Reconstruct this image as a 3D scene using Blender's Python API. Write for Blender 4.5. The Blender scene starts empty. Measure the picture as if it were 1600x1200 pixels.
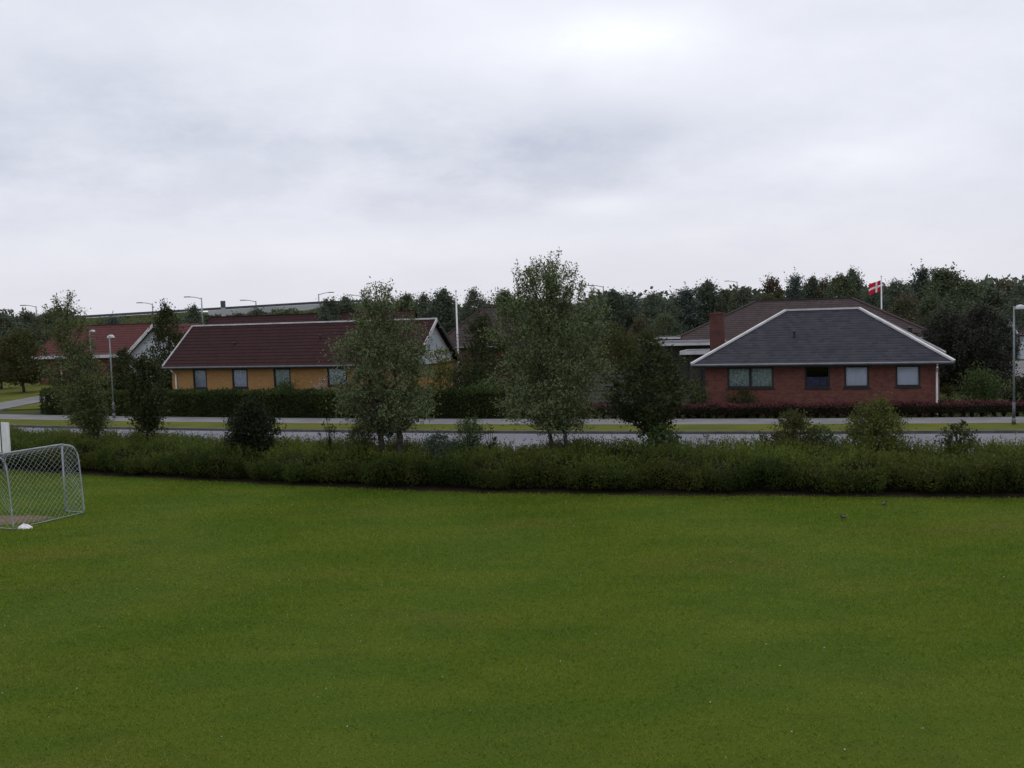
import bpy, math, random
import numpy as np
from mathutils import Vector, Matrix

# ------------------------------------------------------------------ scene / camera
sc = bpy.context.scene
col = sc.collection
H, FPX = 5.4, 1600.0
PITCH, ROLL = math.atan(110 / FPX), math.radians(1.8)
Fw = Vector((0, math.cos(PITCH), -math.sin(PITCH)))
U0 = Vector((0, math.sin(PITCH), math.cos(PITCH)))
R0 = Vector((1, 0, 0))
Rt = R0 * math.cos(ROLL) - U0 * math.sin(ROLL)
Up = U0 * math.cos(ROLL) + R0 * math.sin(ROLL)
cam = bpy.data.cameras.new('camera')
cam.sensor_width, cam.lens, cam.clip_end, cam.clip_start = 36.0, 36.0, 6000, 0.1
cam_o = bpy.data.objects.new('camera', cam)
col.objects.link(cam_o)
m3 = Matrix((Rt, Up, -Fw)).transposed()
cam_o.matrix_world = Matrix.Translation((0, 0, H)) @ m3.to_4x4()
sc.camera = cam_o

def ray(u, v):
    return Fw * FPX + Rt * (u - 800) + Up * (600 - v)
def at(u, v, d):                       # the point seen at a photo pixel, d metres ahead
    r = ray(u, v)
    return Vector((0, 0, H)) + r * (d / r.y)
def gp(u, v, z=0.0):                   # the point of height z seen at a photo pixel
    r = ray(u, v)
    return Vector((0, 0, H)) + r * ((z - H) / r.z)
def hor(u):
    return 490 - (u - 800) * math.tan(ROLL)
def ground_at(u, d):
    p = at(u, hor(u) + H * FPX / d, d)
    return Vector((p.x, d, 0))
def top_z(u, v, d):
    return at(u, v, d).z

# ------------------------------------------------------------------ tags, meshes
def tag(o, label=None, cat=None, group=None, kind=None):
    if label: o['label'] = label
    if cat: o['category'] = cat
    if group: o['group'] = group
    if kind: o['kind'] = kind
    return o
def empty(name, loc, rz=0.0):
    o = bpy.data.objects.new(name, None)
    o.empty_display_size = 0.3
    o.location = loc
    o.rotation_euler = (0, 0, rz)
    col.objects.link(o)
    return o
def link(name, me, parent=None):
    o = bpy.data.objects.new(name, me)
    col.objects.link(o)
    if parent: o.parent = parent
    return o

class MB:
    def __init__(s):
        s.v, s.f, s.m = [], [], []
    def quad(s, *p, mi=0):
        n = len(s.v)
        s.v += [tuple(q) for q in p]
        s.f.append(tuple(range(n, n + len(p)))); s.m.append(mi)
    def box(s, a, b, mi=0, M=None):
        x0, y0, z0 = a; x1, y1, z1 = b
        c = [Vector(q) for q in ((x0,y0,z0),(x1,y0,z0),(x1,y1,z0),(x0,y1,z0),(x0,y0,z1),(x1,y0,z1),(x1,y1,z1),(x0,y1,z1))]
        if M: c = [M @ q for q in c]
        n = len(s.v)
        s.v += [tuple(q) for q in c]
        for f in ((0,3,2,1),(4,5,6,7),(0,1,5,4),(1,2,6,5),(2,3,7,6),(3,0,4,7)):
            s.f.append(tuple(n + i for i in f)); s.m.append(mi)
    def bar(s, p, q, w, h, mi=0, up=Vector((0, 0, 1))):   # rectangular bar from p to q
        p, q = Vector(p), Vector(q)
        d = (q - p); L = d.length; d.normalize()
        x = d.cross(up)
        if x.length < 1e-4: x = Vector((1, 0, 0))
        x.normalize(); y = x.cross(d)
        M = Matrix((x, d, y)).transposed().to_4x4(); M.translation = p
        s.box((-w/2, 0, -h/2), (w/2, L, h/2), mi, M)
    def tube(s, path, rad, seg=6, mi=0, cap=True):
        path = [Vector(p) for p in path]
        if not hasattr(rad, '__len__'): rad = [rad] * len(path)
        n0 = len(s.v)
        for i, p in enumerate(path):
            d = (path[min(i+1, len(path)-1)] - path[max(i-1, 0)])
            if d.length < 1e-6: d = Vector((0, 0, 1))
            d.normalize()
            a = d.orthogonal().normalized() if abs(d.z) < .9 else Vector((1, 0, 0)) - d * d.x
            a.normalize(); b = d.cross(a)
            for k in range(seg):
                t = 2 * math.pi * k / seg
                s.v.append(tuple(p + (a * math.cos(t) + b * math.sin(t)) * rad[i]))
        for i in range(len(path) - 1):
            for k in range(seg):
                k2 = (k + 1) % seg
                s.f.append((n0+i*seg+k, n0+i*seg+k2, n0+(i+1)*seg+k2, n0+(i+1)*seg+k)); s.m.append(mi)
        if cap:
            s.f.append(tuple(n0 + k for k in range(seg))[::-1]); s.m.append(mi)
            e = n0 + (len(path)-1)*seg
            s.f.append(tuple(e + k for k in range(seg))); s.m.append(mi)
    def lathe(s, c, prof, seg=12, mi=0, sx=1, sy=1):      # prof: (radius, z)
        n0 = len(s.v); c = Vector(c)
        for r, z in prof:
            for k in range(seg):
                t = 2*math.pi*k/seg
                s.v.append((c.x + r*sx*math.cos(t), c.y + r*sy*math.sin(t), c.z + z))
        for i in range(len(prof)-1):
            for k in range(seg):
                k2 = (k+1) % seg
                s.f.append((n0+i*seg+k, n0+i*seg+k2, n0+(i+1)*seg+k2, n0+(i+1)*seg+k)); s.m.append(mi)
    def build(s, name, mats, parent=None, smooth=False):
        me = bpy.data.meshes.new(name)
        me.from_pydata(s.v, [], s.f)
        for m in (mats if isinstance(mats, (list, tuple)) else [mats]): me.materials.append(m)
        me.polygons.foreach_set('material_index', s.m)
        if smooth: me.polygons.foreach_set('use_smooth', [True]*len(s.f))
        me.update()
        return link(name, me, parent)

def np_mesh(name, V, k, mats, tint=None, mi=None):        # n faces of k vertices each
    n = len(V) // k
    me = bpy.data.meshes.new(name)
    me.vertices.add(len(V)); me.vertices.foreach_set('co', np.ascontiguousarray(V, np.float32).ravel())
    me.loops.add(n*k); me.loops.foreach_set('vertex_index', np.arange(n*k, dtype=np.int32))
    me.polygons.add(n); me.polygons.foreach_set('loop_start', np.arange(0, n*k, k, dtype=np.int32))
    for m in (mats if isinstance(mats, (list, tuple)) else [mats]): me.materials.append(m)
    if mi is not None: me.polygons.foreach_set('material_index', np.asarray(mi, np.int32))
    me.update(calc_edges=True)
    if tint is not None:
        a = me.attributes.new('tint', 'FLOAT', 'FACE')
        a.data.foreach_set('value', np.clip(tint, 0, 1).astype(np.float32))
    return me

# ------------------------------------------------------------------ materials
class NT:
    def __init__(s, name):
        s.mat = bpy.data.materials.new(name); s.mat.use_nodes = True
        s.t = s.mat.node_tree; s.t.nodes.clear()
        s.out = s.n('ShaderNodeOutputMaterial')
    def n(s, typ, **kw):
        nd = s.t.nodes.new(typ)
        for k, v in kw.items(): setattr(nd, k, v)
        return nd
    def l(s, a, b): s.t.links.new(a, b)
    def set(s, nd, **kw):
        for k, v in kw.items():
            i = nd.inputs[k.replace('_', ' ')]
            if hasattr(v, 'is_linked'): s.l(v, i)
            else: i.default_value = v
        return nd
    def noise(s, vec, scale, detail=4, rough=.55):
        nd = s.n('ShaderNodeTexNoise')
        s.l(vec, nd.inputs['Vector'])
        nd.inputs['Scale'].default_value = scale; nd.inputs['Detail'].default_value = detail; nd.inputs['Roughness'].default_value = rough
        return nd.outputs['Fac']
    def ramp(s, fac, a=.35, b=.65):
        nd = s.n('ShaderNodeMapRange', interpolation_type='SMOOTHSTEP'); s.l(fac, nd.inputs[0])
        nd.inputs[1].default_value = a; nd.inputs[2].default_value = b
        return nd.outputs[0]
    def mix(s, fac, a, b, mode='MIX'):
        nd = s.n('ShaderNodeMix', data_type='RGBA', blend_type=mode)
        for sock, v in ((nd.inputs[0], fac), (nd.inputs[6], a), (nd.inputs[7], b)):
            if hasattr(v, 'is_linked'): s.l(v, sock)
            elif isinstance(v, (int, float)): sock.default_value = v
            else: sock.default_value = (*v, 1)
        return nd.outputs[2]
    def math(s, op, a, b=0.0):
        nd = s.n('ShaderNodeMath', operation=op)
        for i, v in enumerate((a, b)):
            if hasattr(v, 'is_linked'): s.l(v, nd.inputs[i])
            else: nd.inputs[i].default_value = v
        return nd.outputs[0]
    def pos(s): return s.n('ShaderNodeNewGeometry').outputs['Position']
    def obj(s): return s.n('ShaderNodeTexCoord').outputs['Object']
    def bump(s, h, strength=.3, dist=.02):
        nd = s.n('ShaderNodeBump'); nd.inputs['Strength'].default_value = strength; nd.inputs['Distance'].default_value = dist
        s.l(h, nd.inputs['Height']); return nd.outputs[0]
    def bsdf(s, color, rough=.7, spec=.3, metal=0, normal=None):
        b = s.n('ShaderNodeBsdfPrincipled')
        if hasattr(color, 'is_linked'): s.l(color, b.inputs['Base Color'])
        else: b.inputs['Base Color'].default_value = (*color, 1)
        b.inputs['Roughness'].default_value = rough
        b.inputs['Specular IOR Level'].default_value = spec
        b.inputs['Metallic'].default_value = metal
        if normal: s.l(normal, b.inputs['Normal'])
        s.l(b.outputs[0], s.out.inputs[0])
        return b

def plain(name, c, c2=None, scale=3, rough=.6, spec=.3, metal=0, bump=0.0, world=False):
    t = NT(name); v = t.pos() if world else t.obj()
    c2 = c2 or tuple(x*.8 for x in c)
    f = t.ramp(t.noise(v, scale, 6))
    nm = t.bump(t.noise(v, scale*6, 4), bump) if bump else None
    t.bsdf(t.mix(f, c, c2), rough, spec, metal, nm)
    return t.mat

def leaf_mat(name, a, b, back=None, trans=.25, clump=None, cscale=.8):
    t = NT(name)
    at_ = t.n('ShaderNodeAttribute', attribute_name='tint')
    c = t.mix(at_.outputs['Fac'], a, b)
    if clump: c = t.mix(t.math('MULTIPLY', t.ramp(t.noise(t.pos(), cscale, 3), .42, .68), .7), c, clump)
    if back: c = t.mix(t.n('ShaderNodeNewGeometry').outputs['Backfacing'], c, back)
    b_ = t.bsdf(c, .65, .10)
    tr = t.n('ShaderNodeBsdfTranslucent'); t.l(c, tr.inputs[0])
    mx = t.n('ShaderNodeMixShader'); mx.inputs[0].default_value = trans
    t.l(b_.outputs[0], mx.inputs[1]); t.l(tr.outputs[0], mx.inputs[2]); t.l(mx.outputs[0], t.out.inputs[0])
    return t.mat

def brick_mat(name, c1, c2, mortar, spot=None):
    t = NT(name); o = t.obj()
    sp = t.n('ShaderNodeSeparateXYZ'); t.l(o, sp.inputs[0])
    cb = t.n('ShaderNodeCombineXYZ'); t.l(t.math('ADD', sp.outputs[0], sp.outputs[1]), cb.inputs[0]); t.l(sp.outputs[2], cb.inputs[1])
    b = t.n('ShaderNodeTexBrick'); t.l(cb.outputs[0], b.inputs['Vector'])
    for k, v in (('Scale', 1), ('Brick Width', .24), ('Row Height', .067), ('Mortar Size', .006), ('Mortar Smooth', .2), ('Bias', -.1)):
        b.inputs[k].default_value = v
    b.inputs['Color1'].default_value = (*c1, 1); b.inputs['Color2'].default_value = (*c2, 1); b.inputs['Mortar'].default_value = (*mortar, 1)
    c = b.outputs['Color']
    if spot: c = t.mix(t.math('MULTIPLY', t.ramp(t.noise(o, 2.6, 8, .7), .45, .68), .75), c, spot)
    t.bsdf(c, .85, .15, 0, t.bump(b.outputs['Fac'], -.4, .01))
    return t.mat

def tile_mat(name, c1, c2, spot, rough=.55, w=.3, h=.2):
    t = NT(name); o = t.obj()
    sp = t.n('ShaderNodeSeparateXYZ'); t.l(o, sp.inputs[0])
    cb = t.n('ShaderNodeCombineXYZ'); t.l(sp.outputs[0], cb.inputs[0]); t.l(sp.outputs[2], cb.inputs[1])
    b = t.n('ShaderNodeTexBrick'); t.l(cb.outputs[0], b.inputs['Vector'])
    for k, v in (('Scale', 1), ('Brick Width', w), ('Row Height', h), ('Mortar Size', .0), ('Bias', 0)):
        b.inputs[k].default_value = v
    b.inputs['Color1'].default_value = (*c1, 1); b.inputs['Color2'].default_value = (*c2, 1)
    c = t.mix(t.math('MULTIPLY', t.ramp(t.noise(o, 1.1, 8, .65), .48, .75), .55), b.outputs['Color'], spot)
    t.bsdf(c, rough, .08, 0, t.bump(t.noise(o, 40, 3), .15, .01))
    return t.mat

# lawn: one colour field shared by the soil sheet and the blades
def lawn_color(t, dark=1.0):
    p = t.pos()
    mp = t.n('ShaderNodeMapping'); t.l(p, mp.inputs[0]); mp.inputs['Scale'].default_value = (.5, 1.0, 1); mp.inputs['Rotation'].default_value = (0, 0, .18)
    k = dark
    c = t.mix(t.ramp(t.noise(mp.outputs[0], .55, 5, .6), .36, .66), tuple(x*k for x in LAWN_A), tuple(x*k for x in LAWN_B))
    c = t.mix(t.math('MULTIPLY', t.ramp(t.noise(mp.outputs[0], .32, 6, .6), .52, .74), .6), c, tuple(x*k for x in LAWN_C))
    c = t.mix(t.math('MULTIPLY', t.ramp(t.noise(mp.outputs[0], 1.7, 5, .65), .5, .72), .45), c, tuple(x*k for x in LAWN_D))
    c = t.mix(t.math('MULTIPLY', t.ramp(t.noise(mp.outputs[0], .16, 4, .6), .55, .72), .4), c, tuple(x*k for x in (.112, .108, .020)))
    return c
LAWN_A, LAWN_B, LAWN_C, LAWN_D = (.060, .096, .009), (.080, .108, .011), (.100, .098, .020), (.048, .076, .009)

M = {}
M['wood_bark'] = plain('bark', (.045, .038, .03), (.09, .08, .065), 9, .9, .1, bump=.6)
M['twig'] = plain('twigs', (.03, .028, .02), (.05, .045, .03), 12, .9, .1)
M['hedge_core'] = plain('hedge_twigs', (.012, .013, .006), (.02, .02, .009), 9, .95, .05, bump=.8)
M['white_paint'] = plain('white_paint', (.78, .78, .77), (.66, .66, .65), 2.5, .5, .3)
M['white_trim'] = plain('white_trim', (.60, .58, .58), (.46, .45, .45), 1.5, .6, .25)
M['black_wood'] = plain('black_wood', (.018, .018, .018), (.028, .026, .024), 8, .6, .3)
M['grey_metal'] = plain('galvanised_steel', (.34, .36, .38), (.25, .27, .29), 6, .6, .3, .1)
M['green_metal'] = plain('pole_paint', (.13, .17, .16), (.20, .235, .23), 2, .5, .4, .1)
M['gutter'] = plain('gutter_zinc', (.12, .125, .14), (.09, .095, .10), 3, .5, .4, .2)
M['asphalt'] = plain('asphalt', (.165, .165, .182), (.138, .138, .152), .35, .9, .1, bump=.3, world=True)
M['paving'] = plain('paving', (.175, .172, .170), (.135, .132, .132), .8, .9, .1, bump=.3, world=True)
M['kerb'] = plain('kerb_stone', (.10, .10, .10), (.07, .07, .07), 2, .8, .2, bump=.3, world=True)
M['soil'] = plain('soil', (.045, .033, .022), (.024, .02, .014), 2.5, .95, .05, bump=.8, world=True)
M['bare_soil'] = plain('bare_soil', (.16, .11, .08), (.11, .085, .055), 2, .95, .05, bump=.6, world=True)
M['brick_yellow'] = brick_mat('yellow_brick', (.36, .20, .07), (.29, .155, .05), (.30, .22, .13), (.33, .15, .05))
M['brick_red'] = brick_mat('red_brick', (.175, .060, .044), (.112, .040, .033), (.17, .115, .095), (.09, .036, .030))
M['brick_chimney'] = brick_mat('chimney_brick', (.125, .045, .038), (.085, .034, .030), (.10, .07, .06), (.06, .03, .028))
M['brick_brown'] = brick_mat('brown_brick', (.14, .075, .055), (.11, .055, .045), (.15, .12, .1))
M['roof_brown'] = tile_mat('brown_roof_tiles', (.034, .0165, .0175), (.042, .019, .019), (.025, .016, .016), .9)
M['roof_slate'] = tile_mat('slate_roof', (.050, .048, .058), (.034, .034, .043), (.022, .024, .033), .9, .3, .12)
M['roof_red'] = tile_mat('red_roof_tiles', (.098, .036, .034), (.080, .031, .029), (.062, .029, .027), .9)
M['roof_dull'] = tile_mat('dull_brown_roof_tiles', (.066, .048, .046), (.052, .039, .038), (.038, .030, .030), .9)
M['cladding'] = plain('pale_cladding', (.40, .42, .44), (.34, .36, .38), 1.2, .6, .2)
M['white_wall'] = plain('white_wall', (.50, .53, .57), (.43, .46, .50), 1.2, .7, .2)
M['curtain'] = plain('pale_curtain', (.80, .82, .95), (.62, .64, .78), 7, .9, .1)
M['curtain_green'] = plain('grey_green_curtain', (.56, .63, .58), (.30, .36, .33), 9, .9, .1)
M['blind'] = plain('violet_blind', (.14, .13, .22), (.10, .10, .16), 3, .9, .1)
M['pale_blind'] = plain('pale_blind', (.86, .87, .98), (.82, .84, .95), 1, .9, .1)
M['slat_wood'] = plain('weathered_boards', (.13, .12, .11), (.085, .08, .072), 6, .85, .1)
M['felt'] = plain('roof_felt', (.10, .10, .11), (.07, .07, .08), 1, .9, .1)
M['plastic'] = plain('white_plastic', (.85, .83, .84), (.80, .70, .74), 6, .4, .4)
M['net'] = plain('net_cord', (.42, .45, .44), (.34, .37, .36), 4, .8, .1)
M['lamp_glass'] = plain('lamp_glass', (.42, .43, .44), (.34, .35, .36), 5, .3, .5)
M['bird'] = plain('black_feathers', (.012, .012, .014), (.02, .02, .02), 20, .5, .4)
M['beak'] = plain('beak', (.25, .16, .04), (.2, .12, .03), 20, .5, .4)
M['flag_red'] = plain('red_cloth', (.58, .025, .045), (.50, .02, .04), 3, .8, .1)
M['flag_white'] = plain('white_cloth', (.82, .82, .82), (.75, .75, .76), 3, .8, .1)
M['barrier'] = plain('barrier_metal', (.075, .085, .095), (.055, .065, .07), .2, .6, .3)
M['barrier_pale'] = plain('pale_concrete', (.42, .43, .43), (.34, .35, .35), .15, .8, .2)
M['petal'] = plain('white_petals', (.75, .68, .70), (.65, .50, .55), 9, .7, .2)

t = NT('window_glass')
gl = t.n('ShaderNodeBsdfGlossy'); gl.inputs['Roughness'].default_value = .02
tp = t.n('ShaderNodeBsdfTransparent'); tp.inputs[0].default_value = (.95, .97, .98, 1)
fr = t.n('ShaderNodeFresnel'); fr.inputs[0].default_value = 1.6
mx = t.n('ShaderNodeMixShader'); t.l(fr.outputs[0], mx.inputs[0]); t.l(tp.outputs[0], mx.inputs[1]); t.l(gl.outputs[0], mx.inputs[2]); t.l(mx.outputs[0], t.out.inputs[0])
M['glass'] = t.mat

t = NT('lawn_soil'); t.bsdf(lawn_color(t, .80), .95, .05, 0, t.bump(t.noise(t.pos(), 30, 4), .6, .03)); M['lawn'] = t.mat
t = NT('grass_blades'); c = lawn_color(t, 1.80)
at_ = t.n('ShaderNodeAttribute', attribute_name='tint')
c = t.mix(at_.outputs['Fac'], c, t.mix(1.0, c, (1.22, 1.20, 1.15), 'MULTIPLY'))
b_ = t.bsdf(c, .7, .05)
tr = t.n('ShaderNodeBsdfTranslucent'); t.l(c, tr.inputs[0]); mx = t.n('ShaderNodeMixShader'); mx.inputs[0].default_value = .3
t.l(b_.outputs[0], mx.inputs[1]); t.l(tr.outputs[0], mx.inputs[2]); t.l(mx.outputs[0], t.out.inputs[0])
M['blade'] = t.mat
M['verge'] = plain('verge_grass', (.098, .100, .014), (.070, .080, .016), .5, .95, .05, bump=.8, world=True)
M['field'] = plain('field_grass', (.035, .045, .014), (.05, .055, .02), .12, .95, .05, bump=.8, world=True)

M['willow'] = leaf_mat('willow_leaves', (.044, .068, .018), (.088, .114, .040), (.150, .175, .090), .3, (.060, .078, .014))
M['willow_olive'] = leaf_mat('olive_willow_leaves', (.046, .068, .018), (.092, .112, .036), (.12, .138, .062), .3, (.078, .082, .014))
M['dark_leaf'] = leaf_mat('dark_leaves', (.026, .038, .014), (.048, .060, .020), None, .25, (.052, .048, .016))
M['dark_conifer'] = leaf_mat('dark_needles', (.014, .022, .010), (.028, .036, .014), None, .15)
M['olive_leaf'] = leaf_mat('olive_leaves', (.045, .055, .018), (.08, .085, .026), None, .25, (.075, .055, .022))
M['yellow_leaf'] = leaf_mat('yellow_green_leaves', (.075, .095, .02), (.115, .125, .03), None, .3, (.07, .08, .03))
M['green_leaf'] = leaf_mat('mid_green_leaves', (.048, .075, .024), (.080, .110, .036), None, .28)
M['bluegreen_leaf'] = leaf_mat('blue_green_leaves', (.042, .066, .042), (.07, .095, .062), None, .2)
M['hedge_leaf'] = leaf_mat('hedge_leaves', (.020, .034, .008), (.046, .066, .013), None, .2)
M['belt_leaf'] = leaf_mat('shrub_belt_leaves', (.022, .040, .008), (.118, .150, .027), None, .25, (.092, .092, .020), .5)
M['berberis'] = leaf_mat('purple_green_leaves', (.016, .018, .010), (.032, .022, .016), None, .2)
M['berberis_red'] = leaf_mat('red_young_leaves', (.105, .030, .036), (.15, .045, .05), None, .25)
M['petal_leaf'] = leaf_mat('flower_heads', (.06, .09, .03), (.62, .52, .56), None, .2)
M['copper'] = leaf_mat('copper_leaves', (.024, .024, .020), (.048, .046, .036), None, .15, (.036, .044, .026))
M['far_dark'] = leaf_mat('far_dark_leaves', (.070, .096, .066), (.115, .138, .092), None, .2, (.06, .062, .028), .3)  # all far leaf colours: distance haze painted in as a paler, bluer tone
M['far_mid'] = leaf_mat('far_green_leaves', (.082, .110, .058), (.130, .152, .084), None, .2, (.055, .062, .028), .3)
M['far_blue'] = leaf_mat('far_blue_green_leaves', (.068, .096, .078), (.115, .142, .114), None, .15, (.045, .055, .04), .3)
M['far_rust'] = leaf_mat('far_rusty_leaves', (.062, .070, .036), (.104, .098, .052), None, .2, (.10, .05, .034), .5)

# ------------------------------------------------------------------ sky and light
w = bpy.data.worlds.new('World'); sc.world = w; w.use_nodes = True
wt = w.node_tree; wt.nodes.clear()
S = NT.__new__(NT); S.t = wt; S.out = S.n('ShaderNodeOutputWorld')
SUN = Vector((.12, .62, .80)).normalized()
sky = S.n('ShaderNodeTexSky', sky_type='NISHITA', sun_disc=False)
sky.sun_elevation = math.asin(SUN.z); sky.sun_rotation = math.atan2(SUN.x, SUN.y)
sky.air_density, sky.dust_density = 1.0, 3.0
dirv = S.n('ShaderNodeTexCoord').outputs['Generated']
sp = S.n('ShaderNodeSeparateXYZ'); S.l(dirv, sp.inputs[0])
zc = S.math('ADD', S.math('MAXIMUM', sp.outputs[2], 0.0), .26)
cb = S.n('ShaderNodeCombineXYZ'); S.l(S.math('DIVIDE', sp.outputs[0], zc), cb.inputs[0]); S.l(S.math('DIVIDE', sp.outputs[1], zc), cb.inputs[1])
mp = S.n('ShaderNodeMapping'); S.l(cb.outputs[0], mp.inputs[0]); mp.inputs['Location'].default_value = (3.1, 1.7, 0); mp.inputs['Rotation'].default_value = (0, 0, -.35)
n1 = S.ramp(S.noise(mp.outputs[0], 1.0, 9, .6), .36, .66)
n2 = S.math('ADD', S.math('MULTIPLY', S.noise(mp.outputs[0], 2.6, 10, .64), .6), S.math('MULTIPLY', S.noise(dirv, 4.2, 10, .62), .5))
def blob(u, v, sx, sy, amp, power=1.0):            # a brighter or darker bank of cloud in that part of the sky
    d = ray(u, v).normalized()
    az, el = math.atan2(d.x, d.y), math.asin(d.z)
    A = S.math('ARCTAN2', sp.outputs[0], sp.outputs[1]); E = S.math('ARCSINE', sp.outputs[2])
    a = S.math('DIVIDE', S.math('SUBTRACT', A, az), sx / FPX); e = S.math('DIVIDE', S.math('SUBTRACT', E, el), sy / FPX)
    r2 = S.math('ADD', S.math('MULTIPLY', a, a), S.math('MULTIPLY', e, e))
    r2 = S.math('ADD', r2, S.math('MULTIPLY', S.math('SUBTRACT', n2, .55), 4.5))
    return S.math('MULTIPLY', S.math('POWER', 2.718, S.math('MULTIPLY', S.math('MAXIMUM', r2, 0.0), -1.0)), amp)
val = S.math('MULTIPLY', S.math('SUBTRACT', n1, .5), .32)
val = S.math('ADD', val, S.math('MULTIPLY', S.math('SUBTRACT', n2, .55), .80))
for b in ((960, 50, 150, 40, .34), (1010, 95, 320, 80, .30), (950, 322, 90, 20, .42), (640, 385, 330, 30, .34), (420, 270, 640, 95, -.34), (960, 255, 340, 60, -.16), (60, 150, 300, 90, -.16), (700, 190, 460, 60, -.12), (1340, 245, 150, 35, .30), (250, 60, 380, 60, .14), (1200, 130, 300, 90, .12), (1380, 20, 160, 22, -.2), (80, 100, 160, 50, -.12)):
    val = S.math('ADD', val, blob(*b))
nd = S.n('ShaderNodeMapRange'); S.l(val, nd.inputs[0]); nd.inputs[1].default_value = -.80; nd.inputs[2].default_value = .80
cloud = S.mix(nd.outputs[0], (5.3, 5.65, 6.9), (10.4, 10.6, 11.2))
warm = S.mix(S.math('MULTIPLY', S.ramp(sp.outputs[2], .16, -.02), .8), cloud, (7.9, 7.8, 8.5))     # paler cloud near the horizon
bst = S.math('ADD', 1.0, S.math('MULTIPLY', S.ramp(sp.outputs[2], .30, 1.0), .42))
cz = S.n('ShaderNodeVectorMath', operation='SCALE'); S.l(warm, cz.inputs[0]); S.l(bst, cz.inputs['Scale'])
skym = S.mix(.05, cz.outputs[0], sky.outputs[0])
bg = S.n('ShaderNodeBackground'); S.l(skym, bg.inputs[0]); bg.inputs[1].default_value = .1
S.l(bg.outputs[0], S.out.inputs[0])
sun = bpy.data.lights.new('sun', 'SUN'); sun.energy = .6; sun.angle = math.radians(25); sun.color = (1, .96, .9)
sun_o = bpy.data.objects.new('sun', sun); col.objects.link(sun_o)
sun_o.rotation_euler = SUN.to_track_quat('Z', 'Y').to_euler(); sun_o.location = (0, -20, 60)
vs = sc.view_settings
sc.display_settings.display_device = 'sRGB'
vs.view_transform = 'Standard'; vs.look = 'None'; vs.exposure = 0; vs.gamma = 1; vs.use_curve_mapping = False
sc.cycles.max_bounces = 6; sc.cycles.transparent_max_bounces = 12

# ------------------------------------------------------------------ ground, road, paths
def kerb_y(x):
    if x < -75: return kerb_y(-75) + (x + 75) * -.55
    if x > 70: return kerb_y(70) + (x - 70) * -.02
    return 54.9 - .362*(x + 24) + .00236*(x + 24)*(x - 2.8)
def road_pt(x, off):
    s = (kerb_y(x + .05) - kerb_y(x - .05)) / .1
    n = Vector((-s, 1, 0)).normalized()
    return Vector((x, kerb_y(x), 0)) + n * off
XS = np.linspace(-110, 110, 150)
def strip(name, o0, o1, z, m, thick=0.0, xs=XS):
    b = MB()
    A = [road_pt(x, o0) + Vector((0, 0, z)) for x in xs]; B = [road_pt(x, o1) + Vector((0, 0, z)) for x in xs]
    dn = Vector((0, 0, -thick))
    for i in range(len(xs) - 1):
        b.quad(A[i], A[i+1], B[i+1], B[i])
        if thick:
            b.quad(A[i] + dn, A[i+1] + dn, A[i+1], A[i]); b.quad(B[i], B[i+1], B[i+1] + dn, B[i] + dn)
    return tag(b.build(name, m), kind='structure')

b = MB(); R = 3000; N = 24
for i in range(N):
    for j in range(N):
        x0, x1 = -R + 2*R*i/N, -R + 2*R*(i+1)/N; y0, y1 = -R + 2*R*j/N, -R + 2*R*(j+1)/N
        b.quad((x0, y0, -.02), (x1, y0, -.02), (x1, y1, -.02), (x0, y1, -.02))
tag(b.build('ground', M['field']), kind='structure')
FRONT = [(-48, 55), (-34, 46.8), (-24, 41.5), (-15, 37), (-10.9, 35), (-4, 31.9), (1.9, 30.1), (8.9, 28.5), (13.7, 27.4), (24, 25.2), (40, 22.5), (60, 20)]
fx = np.array([p[0] for p in FRONT]); fy = np.array([p[1] for p in FRONT])
_sx = np.linspace(-48, 60, 220); _sy = np.interp(_sx, fx, fy)
for _ in range(12): _sy[1:-1] = (_sy[:-2] + 2*_sy[1:-1] + _sy[2:]) / 4
front_y = lambda x: np.interp(x, _sx, _sy)
b = MB()
for i in range(len(_sx) - 1):
    b.quad((_sx[i], -25, 0), (_sx[i+1], -25, 0), (_sx[i+1], _sy[i+1], 0), (_sx[i], _sy[i], 0))
tag(b.build('lawn', M['lawn']), kind='structure')
b = MB()
rs = random.Random(4)
jit = [rs.uniform(-.12, .1) for _ in _sx]
for i in range(len(_sx) - 1):
    b.quad((_sx[i], _sy[i] - .10 + jit[i], .004), (_sx[i+1], _sy[i+1] - .10 + jit[i+1], .004), (_sx[i+1], _sy[i+1] + 5, .004), (_sx[i], _sy[i] + 5, .004))
tag(b.build('soil_bed', M['soil']), kind='structure')
strip('road', -7.0, -.12, .004, M['asphalt'])
strip('kerb', -.12, .02, .118, M['kerb'], .13)
strip('verge', .02, 2.62, .11, M['verge'], .12)
strip('pavement', 2.62, 5.0, .114, M['paving'], .12)
strip('near_kerb', -7.14, -7.0, .10, M['kerb'], .12)
b = MB()
ya = kerb_y(-35.5)
b.box((-37.2, ya - .3, -.05), (-34.0, 130, .122))
tag(b.build('side_road', M['paving']), kind='structure')
b = MB(); b.box((-52, ya + 9, -.05), (-37.3, 130, .08)); b.box((-33.9, ya + 8, -.05), (-31, 130, .08))
tag(b.build('side_verge', M['verge']), kind='structure')
b = MB(); b.box((34.5, 62, -.05), (62, 87, .05)); tag(b.build('driveway', M['paving']), kind='structure')
b = MB(); b.box((31, 55, -.05), (48, 61.9, .06)); tag(b.build('garden_lawn', M['verge']), kind='structure')
# worn soil inside the goal
b = MB(); pc = Vector((-14.45, 28.75, .006)); ring = []
for k in range(40):
    a = 2*math.pi*k/40; r = 1 + .10*math.sin(3*a + 1) + .06*math.sin(7*a) + rs.uniform(-.04, .04)
    ring.append(pc + Vector((1.15*r*math.cos(a), .75*r*math.sin(a), 0)))
b.quad(*ring); tag(b.build('soil_patch', M['bare_soil']), kind='structure')

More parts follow.
